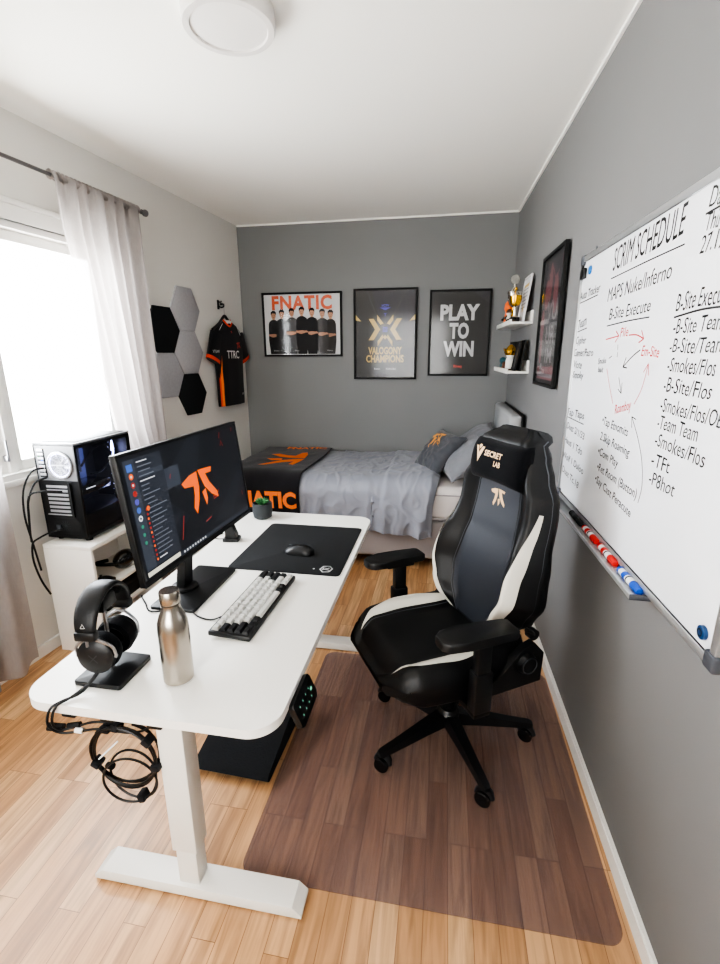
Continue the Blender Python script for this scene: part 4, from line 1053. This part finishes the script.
# headphone / device cables hanging off the front left corner
cb = thing('cable_bundle', 'black cables coiled and tied, hanging under the front of the desk', 'cables', T(0, 0, 0))
def coil(c, r, n_, tw, seed, rad=.0035):
    pts = []
    for i in range(n_*16+1):
        a = 2*PI*i/16+seed; rr = r*(1+.05*math.sin(a*1.31+seed)); pts.append((c[0]+rr*math.cos(a), c[1]+.014*math.sin(a*.51+seed)+tw*math.cos(a), c[2]+rr*1.08*math.sin(a)))
    return pts
Zu = DT-.03
mb = MB('black_plastic'); mb.tube(coil((-.838, .945, .50), .094, 4, .01, 1.3), .0036, 7, smooth=2); mb.build('large_coil', cb)
mb = MB('black_plastic'); mb.tube(coil((-.825, .94, .43), .072, 2, .008, .2), .0034, 7, smooth=2); mb.build('small_coil', cb)
mb = MB('black_plastic'); mb.tube([(-.925, 1.01, .735), (-.95, .985, .690), (-.98, .945, .668), (-1.0, .915, .661), (-1.01, .903, .62), (-1.0, .91, .59), (-.97, .93, .585), (-.92, .94, .60), (-.86, .95, .60)], .0036)
mb.tube([(-.93, 1.02, .72), (-.96, .97, .672), (-.995, .93, .666), (-1.015, .909, .655), (-1.022, .900, .61), (-1.0, .915, .575), (-.95, .93, .575), (-.90, .94, .58), (-.80, .95, .575), (-.73, .96, .61)], .0036); mb.build('headphone_lead', cb)
mb = MB('marker_white'); mb.cyl((-.965, .927, .580), (-.945, .930, .577), .008); mb.build('white_connector', cb)
mb = MB('black_matte'); mb.cyl((-1.04, .917, .588), (-1.0, .925, .583), .011); mb.cyl((-.99, .93, .586), (-.955, .935, .592), .008); mb.build('plug_joint', cb)
for p, rz in (((-.848, .945, .597), 0), ((-.925, .94, .465), 60), ((-.76, .945, .56), 50), ((-.742, .945, .48), 95), ((-.80, .945, .365), 20), ((-.885, .95, .58), 90)):
    mb = MB('black_cloth'); M = T(*p) @ RY(-R(rz)); mb.box((-.010, -.016, -.013), (.010, .016, .013), .004, M=M); mb.build('hook_and_loop_tie', cb)
for x in (-.99, -.87, -.73):
    mb = MB('black_plastic'); mb.box((x-.022, .935, Zu-.022), (x+.022, .965, Zu+.002), .004); mb.build('cable_clip', cb)
mb = MB('marker_white'); mb.cyl((-.925, .94, .47), (-.865, .955, .53), .0025); mb.m('black_matte').cyl((-.885, .93, .47), (-.865, .925, .475), .009); mb.build('loose_end', cb)
# ================================================================== low cabinet and computer
CX0, CX1, CY0, CY1, CZ = -2.036, -1.755, 1.97, 2.53, .63
cab = thing('shelf_cabinet', 'low white open shelf cabinet under the computer, left of the desk', 'cabinet', T(0, 0, 0))
mb = MB('cabinet_white'); mb.box((CX0, CY0, CZ-.022), (CX1+.004, CY1, CZ), .002); mb.build('top_panel', cab)
for y in (CY0, CY1-.018):
    mb = MB('cabinet_white'); mb.box((CX0, y, 0.001), (CX1, y+.018, CZ-.0225), .0015); mb.build('side_panel', cab)
mb = MB('cabinet_white'); mb.box((CX0, CY0+.0185, .04), (CX0+.01, CY1-.0185, CZ-.023)); mb.build('back_panel', cab)
for z in (.045, .195, .345):
    mb = MB('cabinet_white'); mb.box((CX0+.0105, CY0+.0185, z), (CX1-.004, CY1-.0185, z+.018), .001); mb.build('shelf', cab)
hd = thing('headset', 'black rounded headset with strap lying on the top shelf inside the white cabinet', 'headset', T(-1.83, 2.30, .3635))
mb = MB('black_gloss'); mb.sphere((0, 0, .055), .06, sc=(.8, 1.35, .9), n=24); mb.build('visor', hd)
mb = MB('black_matte'); mb.tube([(.01, -.07, .06), (.03, -.12, .075), (-.03, -.15, .08), (-.09, -.12, .07), (-.07, -.05, .06)], .010, closed=False); mb.build('strap', hd)
gp = thing('game_controller', 'small black game controller at the near end of the cabinet shelf', 'controller', T(-1.81, 2.06, .3635) @ RZ(R(80)))
mb = MB('black_plastic'); mb.tube([(-.06, -.035, .015), (-.05, .01, .02), (-.02, .02, .022), (.02, .02, .022), (.05, .01, .02), (.06, -.035, .015)], .017, 10); mb.build('body', gp)
mb = MB('dark_grey')
for x in (-.022, .022): mb.cyl((x, .012, .03), (x, .012, .052), .007)
mb.build('thumb_sticks', gp)
bx2 = thing('black_box', 'flat black storage box on the lower shelf inside the white cabinet', 'box', T(-1.89, 2.25, .2135))
mb = MB('black_matte'); mb.box((-.12, -.20, 0), (.115, .20, .07), .008); mb.build('box_body', bx2)
mb = MB('black_matte'); mb.box((-.123, -.203, .0705), (.118, .203, .098), .006); mb.build('lid', bx2)

# computer tower
PX0, PX1, PY0, PY1, PZ0, PZ1 = -2.038, -1.803, 2.02, 2.455, CZ+.022, 1.157
pc = thing('computer_tower', 'black desktop computer tower with glass side and glowing white fans on the cabinet', 'computer', T(0, 0, 0))
mb = MB('pc_frame'); mb.box((PX0, PY0, PZ1-.012), (PX1, PY1, PZ1), .003); mb.m('black_plastic').box((PX0+.02, PY0+.04, PZ1), (PX1-.02, PY1-.02, PZ1+.003), .001); mb.build('top_panel', pc)
mb = MB('black_plastic'); mb.box((PX0, PY1-.035, PZ0), (PX1, PY1, PZ1-.0125), .006); mb.build('front_panel', pc)
mb = MB('black_plastic'); mb.box((PX0, PY0, PZ0), (PX0+.006, PY1-.0355, PZ1-.0125)); mb.build('side_panel', pc)
mb = MB('black_plastic'); mb.box((PX0+.0065, PY0, PZ0), (PX1, PY1-.0355, PZ0+.012)); mb.build('bottom_panel', pc)
for x in (PX0+.035, PX1-.035):
    for y in (PY0+.05, PY1-.05):
        mb = MB('black_matte'); mb.cyl((x, y, CZ+.0005), (x, y, PZ0), .017, .02); mb.build('foot', pc)
mb = MB('pc_glass'); mb.add([(PX1-.001, PY0+.014, PZ0+.012), (PX1-.001, PY1-.0355, PZ0+.012), (PX1-.001, PY1-.0355, PZ1-.0125), (PX1-.001, PY0+.014, PZ1-.0125)], [(0, 1, 2, 3)]); mb.build('glass_side_panel', pc, smooth=False)
mb = MB('black_plastic'); t = .0145
mb.box((PX1-.006, PY0, PZ0), (PX1+.0015, PY0+t, PZ1-.013), .001); mb.box((PX1-.0025, PY0+t, PZ1-.028), (PX1+.0015, PY1-.036, PZ1-.013)); mb.box((PX1-.0025, PY0+t, PZ0+.0), (PX1+.0015, PY1-.036, PZ0+.016)); mb.build('side_frame', pc)
# rear panel, facing the camera
Mr = frame((PX0+.0065, PY0+.0, PZ0+.012), (1, 0, 0), (0, 0, 1))
RW, RH = PX1-PX0-.0135, PZ1-PZ0-.0255
mb = MB('pc_frame'); mb.box((0, .30, -.012), (RW, RH, -.002), M=Mr); mb.m('black_plastic').box((0, 0, -.012), (RW, .2995, -.002), M=Mr)
mb.m('black_matte').rect(.012, .315, .055, RH-.02, -.0015, Mr)
mb.m('pc_grille'); 
for k in range(7): mb.box((.016, .325+.021*k, -.0015), (.05, .338+.021*k, .003), M=Mr)
mb.m('red').rect(.02, .36, .03, .368, .0035, Mr); mb.m('blue').rect(.034, .40, .046, .408, .0035, Mr); mb.m('green').rect(.02, .42, .028, .426, .0035, Mr)
mb.m('pc_grille')
for k in range(7): mb.box((.035, .13+.022*k, -.0015), (.155, .142+.022*k, .001), M=Mr)
mb.box((.02, .115, -.0015), (.175, .12, .004), M=Mr); mb.m('black_matte').box((.165, .11, -.0015), (.178, .29, .008), M=Mr)
mb.m('black_matte').rect(.045, .015, .195, .095, -.001, Mr); mb.m('dark_grey')
for k in range(6): mb.stroke([(.11+.03*math.cos(a), .055+.03*math.sin(a)) for a in (k*PI/6, k*PI/6+PI)], .002, -.0005, Mr)
mb.box((.055, .03, -.001), (.085, .06, .004), M=Mr)
mb.build('rear_panel', pc)
def fan(M, r, parent, glow='fan_glow', frame_='pc_grille', grille=False):
    mb = MB(frame_); P = rrect(-r-.006, -r-.006, r+.006, r+.006, .01, 3)
    mb.torus((0, 0, 0), r, .006, M, 36, 6); fo = mb.build('fan', parent)
    mb = MB(glow); mb.torus((0, 0, -.002), r*.93, .004, M, 36, 6); mb.build('glow_ring', fo)
    mb = MB(glow if not grille else 'pc_grille')
    for k in range(9):
        a = 2*PI*k/9
        mb.add([(r*.3*math.cos(a), r*.3*math.sin(a), -.004), (r*.88*math.cos(a+.35), r*.88*math.sin(a+.35), -.002), (r*.88*math.cos(a+.75), r*.88*math.sin(a+.75), -.009), (r*.3*math.cos(a+.55), r*.3*math.sin(a+.55), -.008)], [(0, 1, 2, 3)], M)
    mb.cyl((0, 0, -.01), (0, 0, .0), r*.3, M=M); mb.build('blades', fo)
    if grille:
        mb = MB('pc_grille')
        for q in (.25, .4, .55, .7, .85): mb.torus((0, 0, .004), r*q, .0012, M, 30, 4)
        for k in range(4): a = k*PI/4; mb.cyl((r*math.cos(a), r*math.sin(a), .004), (-r*math.cos(a), -r*math.sin(a), .004), .0013, n=5, M=M)
        mb.build('fan_grille', fo)
fan(Mr @ T(.137, .382, .004), .066, pc, grille=True)
# interior, seen through the glass
mb = MB('pc_inner2'); mb.box((PX0+.03, PY0+.03, PZ0+.19), (PX0+.036, PY0+.29, PZ1-.06)); mb.m('pc_grille').box((PX0+.036, PY0+.10, PZ1-.16), (PX0+.06, PY0+.16, PZ1-.10), .003); mb.m('dark_grey')
for k in range(4): mb.box((PX0+.036, PY0+.18+.012*k, PZ1-.2), (PX0+.07, PY0+.186+.012*k, PZ1-.07))
mb.build('motherboard', pc)
mb = MB('black_gloss'); mb.box((PX0+.04, PY0+.03, PZ0+.215), (PX1-.05, PY0+.29, PZ0+.262), .005); mb.m('scr_white').box((PX1-.05, PY0+.10, PZ0+.24), (PX1-.0495, PY0+.17, PZ0+.246)); mb.build('graphics_card', pc)
mb = MB('black_plastic'); mb.box((PX0+.01, PY0+.015, PZ0+.0125), (PX1-.008, PY1-.04, PZ0+.125), .003); mb.build('power_supply_cover', pc)
Mf = frame((PX1-.07, 0, 0), (0, 1, 0), (0, 0, 1))
for i in range(3):
    fan(frame((PX1-.05, PY1-.10, PZ1-.085-.12*i), (-.5, 1, 0), (0, 0, 1)), .052, pc, frame_='black_plastic')
mb = MB('fan_glow'); mb.tube([(PX1-.06, PY0+.05, PZ1-.06), (PX1-.055, PY0+.055, PZ1-.18)], .004, smooth=0); mb.tube([(PX1-.06, PY0+.07, PZ1-.07), (PX1-.055, PY0+.075, PZ1-.17)], .002, smooth=0); mb.build('light_strip', pc)
mb = MB('black_matte'); mb.tube([(PX1-.06, PY0+.10, PZ1-.14), (PX1-.03, PY0+.16, PZ1-.06), (PX1-.03, PY0+.25, PZ1-.05), (PX1-.04, PY0+.3, PZ1-.12), (PX1-.05, PY0+.24, PZ1-.19), (PX1-.05, PY0+.15, PZ1-.19)], .006); mb.build('cooling_tube', pc)
# cables behind the tower
cc = thing('computer_cables', 'black cables running from the back of the computer down behind the cabinet', 'cables', T(0, 0, 0))
for k, P in enumerate(([(-1.985, 2.012, 1.03), (-2.01, 1.96, 1.02), (-2.045, 1.93, .93), (-2.055, 1.92, .80), (-2.045, 1.925, .66), (-2.03, 1.93, .50)],
                       [(-1.90, 2.012, .91), (-1.96, 1.95, .925), (-2.02, 1.93, .90), (-2.035, 1.92, .78), (-2.05, 1.925, .66)],
                       [(-1.975, 2.012, .98), (-2.0, 1.96, .965), (-2.03, 1.935, .88), (-2.04, 1.93, .80), (-2.05, 1.925, .68)],
                       [(-1.93, 2.008, .705), (-1.97, 1.97, .70), (-2.02, 1.945, .675), (-2.052, 1.93, .645), (-2.06, 1.925, .55), (-2.04, 1.93, .44), (-2.01, 1.94, .36)])):
    mb = MB('black_matte'); mb.tube(P, .0048); mb.build('cable', cc)

# ================================================================== office chair
ch = thing('gaming_chair', 'black high backed gaming chair with white side inserts on the chair mat', 'chair', T(.068, 1.713, .0045) @ RZ(R(210.7)))
star = [ -66.5-210.7+72*k for k in range(5)]
mb = MB('black_plastic')
mb.lathe([(.042, .065), (.05, .08), (.05, .125), (.038, .145)], n=30)
for a in star:
    M = RZ(R(a)); 
    mb.loft([[(x, -w, z0), (x, w, z0), (x, w*.8, z1), (x, -w*.8, z1)] for x, w, z0, z1 in ((.03, .030, .075, .130), (.12, .026, .075, .118), (.25, .021, .070, .098), (.338, .017, .066, .088), (.350, .012, .068, .084))], M)
    mb.cyl((.330, 0, .05), (.330, 0, .07), .012, M=M)
mb.build('base', ch, angle=30)
for i, a in enumerate(star):
    M = RZ(R(a)) @ T(.330, 0, 0) @ RZ(R((40, -35, 70, 15, -60)[i]))
    mb = MB('black_plastic'); mb.tube([(-.028, 0, .030), (-.02, 0, .052), (0, 0, .061), (.02, 0, .054), (.030, 0, .034)], .011, 8); co = mb.build('caster', ch)
    co.matrix_local = M
    for s_ in (-1, 1):
        mb = MB('black_gloss'); mb.lathe([(.012, -.009), (.027, -.009), (.0295, -.005), (.0295, .005), (.026, .009), (.012, .008)], RX(R(90)) @ T(0, 0, 0), 26)
        wo = mb.build('wheel', co); wo.location = (0, s_*.017, .0295)
mb = MB('black_plastic'); mb.cyl((0, 0, .055), (0, 0, .22), .028); mb.m('steel_dark').cyl((0, 0, .22), (0, 0, .37), .016); mb.build('gas_lift', ch)
mb = MB('black_plastic'); mb.box((-.16, -.11, .335), (.13, .11, .395), .012); mb.box((-.24, -.22, .352), (-.10, .22, .392), .008); mb.build('tilt_mechanism', ch)
mb = MB('black_plastic'); mb.tube([(.0, -.1, .36), (.0, -.2, .355), (.01, -.26, .35)], .006); mb.sphere((.01, -.275, .35), .015, sc=(1, 1.6, .7)); mb.build('height_lever', ch)

def lerp_t(tab, v):
    if v <= tab[0][0]: return tab[0][1]
    for (a, x), (b_, y) in zip(tab, tab[1:]):
        if v <= b_:
            t = (v-a)/(b_-a); t = t*t*(3-2*t) if len(tab) > 2 else t; return x+(y-x)*t
    return tab[-1][1]
def sst(a, b_, x):
    t = max(0, min(1, (x-a)/(b_-a))); return t*t*(3-2*t)
# --- seat : surface over u (-1..1 across) and x (back to front)
SX0, SX1 = -.245, .285
def shw(x): return lerp_t([(-.245, .235), (-.12, .262), (.05, .272), (.18, .262), (.245, .235), (.285, .175)], x)
def seat_top(u, x):
    a = abs(u); z = .490+.036*sst(.55, .80, a)*(1-.45*sst(.05, .26, x))-.05*sst(.86, 1.0, a)
    z -= .055*sst(.19, .285, x)**1.4; z += .012*sst(-.1, -.24, x) if x < -.1 else 0
    return Vector((x, u*shw(x), z))
def seat_ring(x):
    N = 30; r = [tuple(seat_top(-1+2*i/N, x)) for i in range(N+1)]
    h = shw(x); zb = .372+.035*sst(.15, .285, x)
    r += [(x, h*1.0, .445), (x, h*.985, (zb+.018)), (x, h*.93, zb), (x, 0, zb-.003), (x, -h*.93, zb), (x, -h*.985, zb+.018), (x, -h, .445)]
    return r
xs = [SX0+(SX1-SX0)*i/26 for i in range(27)]
mb = MB('leather'); mb.loft([seat_ring(x) for x in xs]+[[(SX1+.010, p[1]*.93, .43+(p[2]-.43)*.5) for p in seat_ring(SX1)]]); mb.build('seat', ch, angle=60)
def patch(mb, fn, ufun, v0, v1, nu, nv, off):
    def g(s, t):
        v = v0+(v1-v0)*t; u0, u1 = ufun(t); u = u0+(u1-u0)*s
        p = fn(u, v); du = fn(u+.01, v)-fn(u-.01, v); dv_ = fn(u, v+.004)-fn(u, v-.004); n = du.cross(dv_).normalized()
        return tuple(p+n*off)
    mb.grid(g, nu, nv)
def seatN(u, x): return seat_top(u, x)
for s_ in (-1, 1):
    mb = MB('leather_white')
    patch(mb, lambda u, x: seat_top(u, x), lambda t: (s_*.66, s_*(.66+.22*math.sin(PI*min(1, .05+t*.95))**.8)), -.17, .255, 6, 26, -.0025)
    o = mb.build('seat_insert', ch, angle=180); o['label'] = 'white side insert of the seat'
mb = MB('leather')
patch(mb, lambda u, x: seat_top(u, x), lambda t: (-.60, .60), -.20, .262, 20, 24, -.0015); mb.build('seat_centre_panel', ch, angle=180)
mb = MB('gold_thread'); mb.mats[0] = 'cap_grey'
for s_ in (-1, 1): mb.tube([tuple(seat_top(s_*.62, x)+Vector((0, 0, .0008))) for x in xs[3:25]], .0013, 5, smooth=1)
mb.build('seat_stitching', ch)

# --- backrest
BH = .80
Mb = T(-.195, 0, .475) @ RY(-R(10.5))
HWT = [(0, .150), (.08, .185), (.17, .250), (.27, .285), (.40, .272), (.54, .250), (.64, .246), (.72, .240), (.82, .200), (.90, .172), (.97, .145), (1.0, .11)]
def bhw(v): return lerp_t(HWT, v)
def bB(v): return .075*sst(.0, .12, v)*(1-sst(.35, .62, v)*.55)*(1-sst(.74, .86, v)*.6)
def bfront(u, v):
    a = abs(u); f = .035+.010*math.sin(min(1, v/.5)*PI)+bB(v)*sst(.50, .82, a)-(.05+bB(v)*.85)*sst(.82, 1.0, a)**1.3
    f -= .045*sst(.95, 1.0, v)
    f += .05*sst(.6, 1.0, v)*.6
    return Vector((f, u*bhw(v), v*BH))
def bring(v):
    N = 32; r = [tuple(bfront(-1+2*i/N, v)) for i in range(N+1)]
    h = bhw(v); k = .05*sst(.6, 1.0, v)*.6; fb_ = -.055+k+.02*sst(.93, 1, v)
    e = bfront(1, v).x
    r += [(e-.018, h*1.0, v*BH), (fb_+.012, h*.97, v*BH), (fb_, h*.86, v*BH), (fb_-.004, 0, v*BH), (fb_, -h*.86, v*BH), (fb_+.012, -h*.97, v*BH), (e-.018, -h*1.0, v*BH)]
    return r
vs_ = [i/44 for i in range(45)]
top = bring(1.0); cx = sum(p[0] for p in top)/len(top)
mb = MB('leather'); mb.loft([[(cxx+(p[0]-cxx)*.7, p[1]*.94, -.012) for p in bring(0) for cxx in (0,)]]+[bring(v) for v in vs_]+[[(cx+(p[0]-cx)*.72, p[1]*.93, BH+.010) for p in top], [(cx+(p[0]-cx)*.3, p[1]*.78, BH+.014) for p in top]])
bk = mb.build('backrest', ch, angle=60, M=Mb)
mb = MB('leather_panel_sheen'); patch(mb, bfront, lambda t: (-.60+.12*t, .60-.12*t), .03, .80, 20, 40, .0018); mb.build('back_centre_panel', bk, angle=180)
for s_ in (-1, 1):
    mb = MB('leather_white'); patch(mb, bfront, lambda t: (s_*(.71+.205*t), s_*(.885+.05*t)), .03, .67, 8, 34, .0026)
    o = mb.build('side_insert', bk, angle=180); o['label'] = 'white side insert of the backrest'
mb = MB('cap_grey')
for s_ in (-1, 1):
    mb.tube([tuple(bfront(s_*(.615-.12*v), v)+Vector((.001, 0, 0))) for v in vs_[1:38]], .0014, 5, smooth=1)
    mb.tube([tuple(bfront(s_*.985, v)) for v in vs_[2:44]], .003, 5, smooth=1)
mb.build('piping', bk)
Mt = frame((0, 0, 0), (0, 1, 0), (0, 0, 1))
def onback(x, y): p = bfront(x/bhw(y/BH), y/BH); return (p.x+.003, x, y)
mb = MB('gold_thread'); logo(mb, -.0, .535, .072, fn=onback, xs=1.5); mb.build('emblem', bk, smooth=False)
# head pillow, strapped to the backrest: a part of the chair
def hpf(u, v, sg):
    a, b_ = u*2-1, v*2-1
    e = (max(0, 1-abs(a)**5)*max(0, 1-abs(b_)**3.2))**.42
    waist = 1-.10*(1-a*a)*abs(b_)**2
    return (.056+sg*.052*e*(1+.12*abs(a)) if sg > 0 else .056-.024*e, a*.160*(1-.05*b_*b_), b_*.086*waist+.672)
mb = MB('velour'); mb.grid(lambda u, v: hpf(u, v, 1), 36, 22); mb.grid(lambda u, v: hpf(1-u, v, -1), 36, 22)
o = mb.build('head_pillow', ch, angle=180, M=Mb)
def onp(x, y): p = hpf(x/.304+.5, (y-.672)/.172+.5, 1); return (p[0]+.003, x, y)
mb = MB('gold_thread')
mb.text('SECRET', -.045, .688, .020, w=.105, bold=.03, fn=onp); mb.text('LAB', .02, .658, .018, w=.04, bold=.03, fn=onp)
for P in ([(-.105, .718), (-.090, .718), (-.078, .692), (-.066, .718), (-.051, .718), (-.078, .656)], [(-.088, .722), (-.078, .726), (-.068, .722), (-.078, .706)]):
    mb.add([onp(*p) for p in P][::-1], [list(range(len(P)))])
mb.build('pillow_lettering', o, smooth=False)
# hinge covers, knob, arm rests
for s_ in (-1, 1):
    mb = MB('black_plastic'); y0 = s_*.262
    mb.prism([(-.285, .385), (-.06, .375), (-.05, .41), (-.12, .455), (-.20, .535), (-.245, .55), (-.29, .50)], 0, .034, Matrix(((1, 0, 0, 0), (0, 0, -1, y0+.017), (0, 1, 0, 0), (0, 0, 0, 1))), bev=.008)
    o = mb.build('hinge_cover', ch)
    mb = MB('black_plastic'); mb.cyl((-.215, s_*.27, .475), (-.215, s_*.298, .475), .042, .036, 30); mb.m('dark_grey').torus((0, 0, 0), .030, .002, T(-.215, s_*.299, .475) @ RX(R(90))); mb.build('hinge_disc', o)
mb = MB('black_plastic'); mb.cyl((-.23, .262, .59), (-.23, .29, .59), .02); mb.tube([(-.23, .283, .59), (-.21, .29, .61), (-.19, .29, .62)], .008); mb.build('recline_lever', ch)
mb = MB('black_gloss'); mb.sphere((0, 0, 0), .022, sc=(1, .5, 1.1)); o = mb.build('lumbar_knob', ch); o.matrix_local = Mb @ T(-.02, .262, .235)
for s_ in (-1, 1):
    y = s_*.318
    mb = MB('black_plastic')
    M = T(.03, y, .668) @ RZ(R(-s_*3))
    P = [(-.135, -.034), (-.12, -.045), (-.03, -.048), (.06, -.052), (.115, -.046), (.138, -.026), (.142, 0), (.138, .026), (.115, .046), (.06, .052), (-.03, .048), (-.12, .045), (-.135, .034)]
    P = P if s_ > 0 else P
    mb.prism(P, -.014, .016, M, bev=.008); mb.build('armrest_pad', ch)
    mb = MB('black_plastic'); mb.box((-.055, y-.03, .634), (.075, y+.03, .654), .006)
    mb.box((-.022, y-.018, .47), (.032, y+.018, .640), .006); mb.box((-.030, y-.024, .375), (.040, y+.024, .53), .008); mb.build('armrest_post', ch)
    mb = MB('black_plastic'); mb.box((-.028, min(s_*.11, y), .358), (.038, max(s_*.11, y+s_*.02), .382), .005); mb.build('armrest_bracket', ch)

bpy.context.view_layer.update()
for o in ch.children:
    if not o.name.startswith(('base', 'caster', 'gas_lift')): o.matrix_local = T(.08, 0, .03) @ o.matrix_local

for nm, g in (('sheer_curtain', 'sheer curtain panels on the rod'), ('framed_poster', 'framed posters on the grey walls'), ('pillow', 'pillows at the head of the bed'),
              ('hexagon_panel', 'felt hexagon wall panels'), ('small_picture_frame', 'small frames on the lower ledge'), ('magnet', 'round magnets on the whiteboard')):
    for o in scene.objects:
        if o.parent is None and o.name.split('.')[0] == nm: o['group'] = g
# ================================================================== light and camera
w = bpy.data.worlds.new('sky'); scene.world = w; w.use_nodes = True
nt = w.node_tree; bg = nt.nodes['Background']
tc = nt.nodes.new('ShaderNodeTexCoord'); sp = nt.nodes.new('ShaderNodeSeparateXYZ'); nt.links.new(tc.outputs['Generated'], sp.inputs[0])
rp = nt.nodes.new('ShaderNodeValToRGB'); e = rp.color_ramp.elements
e[0].position = .42; e[0].color = (.62, .62, .56, 1); e[1].position = .6; e[1].color = (.86, .93, 1.0, 1); rp.color_ramp.elements.new(.5).color = (.97, .98, 1, 1)
mr = nt.nodes.new('ShaderNodeMapRange'); mr.inputs['From Min'].default_value = -1; nt.links.new(sp.outputs['Z'], mr.inputs['Value']); nt.links.new(mr.outputs['Result'], rp.inputs['Fac'])
nt.links.new(rp.outputs['Color'], bg.inputs['Color']); bg.inputs['Strength'].default_value = WORLD
def area(name, M, sx, sy, power, col=(1, 1, 1), portal=False, spread=180):
    l = bpy.data.lights.new(name, 'AREA'); l.shape = 'RECTANGLE'; l.size = sx; l.size_y = sy; l.energy = power; l.color = col; l.spread = R(spread)
    if portal: l.cycles.is_portal = True
    o = bpy.data.objects.new(name, l); COL.objects.link(o); o.matrix_world = M; return o
# area lights emit along their local -Z
wc = Mw @ T(WL/2, WH/2, -.17)
area('window_portal', wc @ RX(R(180)), WL, WH, 1, portal=True)
area('window_daylight', Mw @ T(WL/2, WH/2, -.5) @ RX(R(180)), WL+.4, WH+.3, SUNP, (.96, .98, 1))
area('room_fill', frame((-.7, FRONT+.04, 1.5), (1, 0, 0), (0, 0, 1)) @ RY(R(180)), 1.4, 1.5, FILLP, (.95, .97, 1))

F = 471.971; pi_, ya, ro = R(15.015), R(10.087), R(-.257)
fw = Vector((-math.sin(ya)*math.cos(pi_), math.cos(ya)*math.cos(pi_), -math.sin(pi_))); rt = Vector((math.cos(ya), math.sin(ya), 0)); up = rt.cross(fw)
rr = rt*math.cos(ro)+up*math.sin(ro); uu = -rt*math.sin(ro)+up*math.cos(ro); bb = -fw
cam = bpy.data.cameras.new('camera'); co = bpy.data.objects.new('camera', cam); COL.objects.link(co)
co.matrix_world = Matrix(((rr.x, uu.x, bb.x, 0), (rr.y, uu.y, bb.y, 0), (rr.z, uu.z, bb.z, 1.574), (0, 0, 0, 1)))
cam.sensor_fit = 'VERTICAL'; cam.sensor_height = 24; cam.lens = F/964*24; cam.clip_start = .02
scene.camera = co
scene.view_settings.view_transform = VT
scene.view_settings.look = LOOK
scene.view_settings.exposure = EXPO
scene.cycles.max_bounces = 10; scene.cycles.diffuse_bounces = 6; scene.cycles.transparent_max_bounces = 16
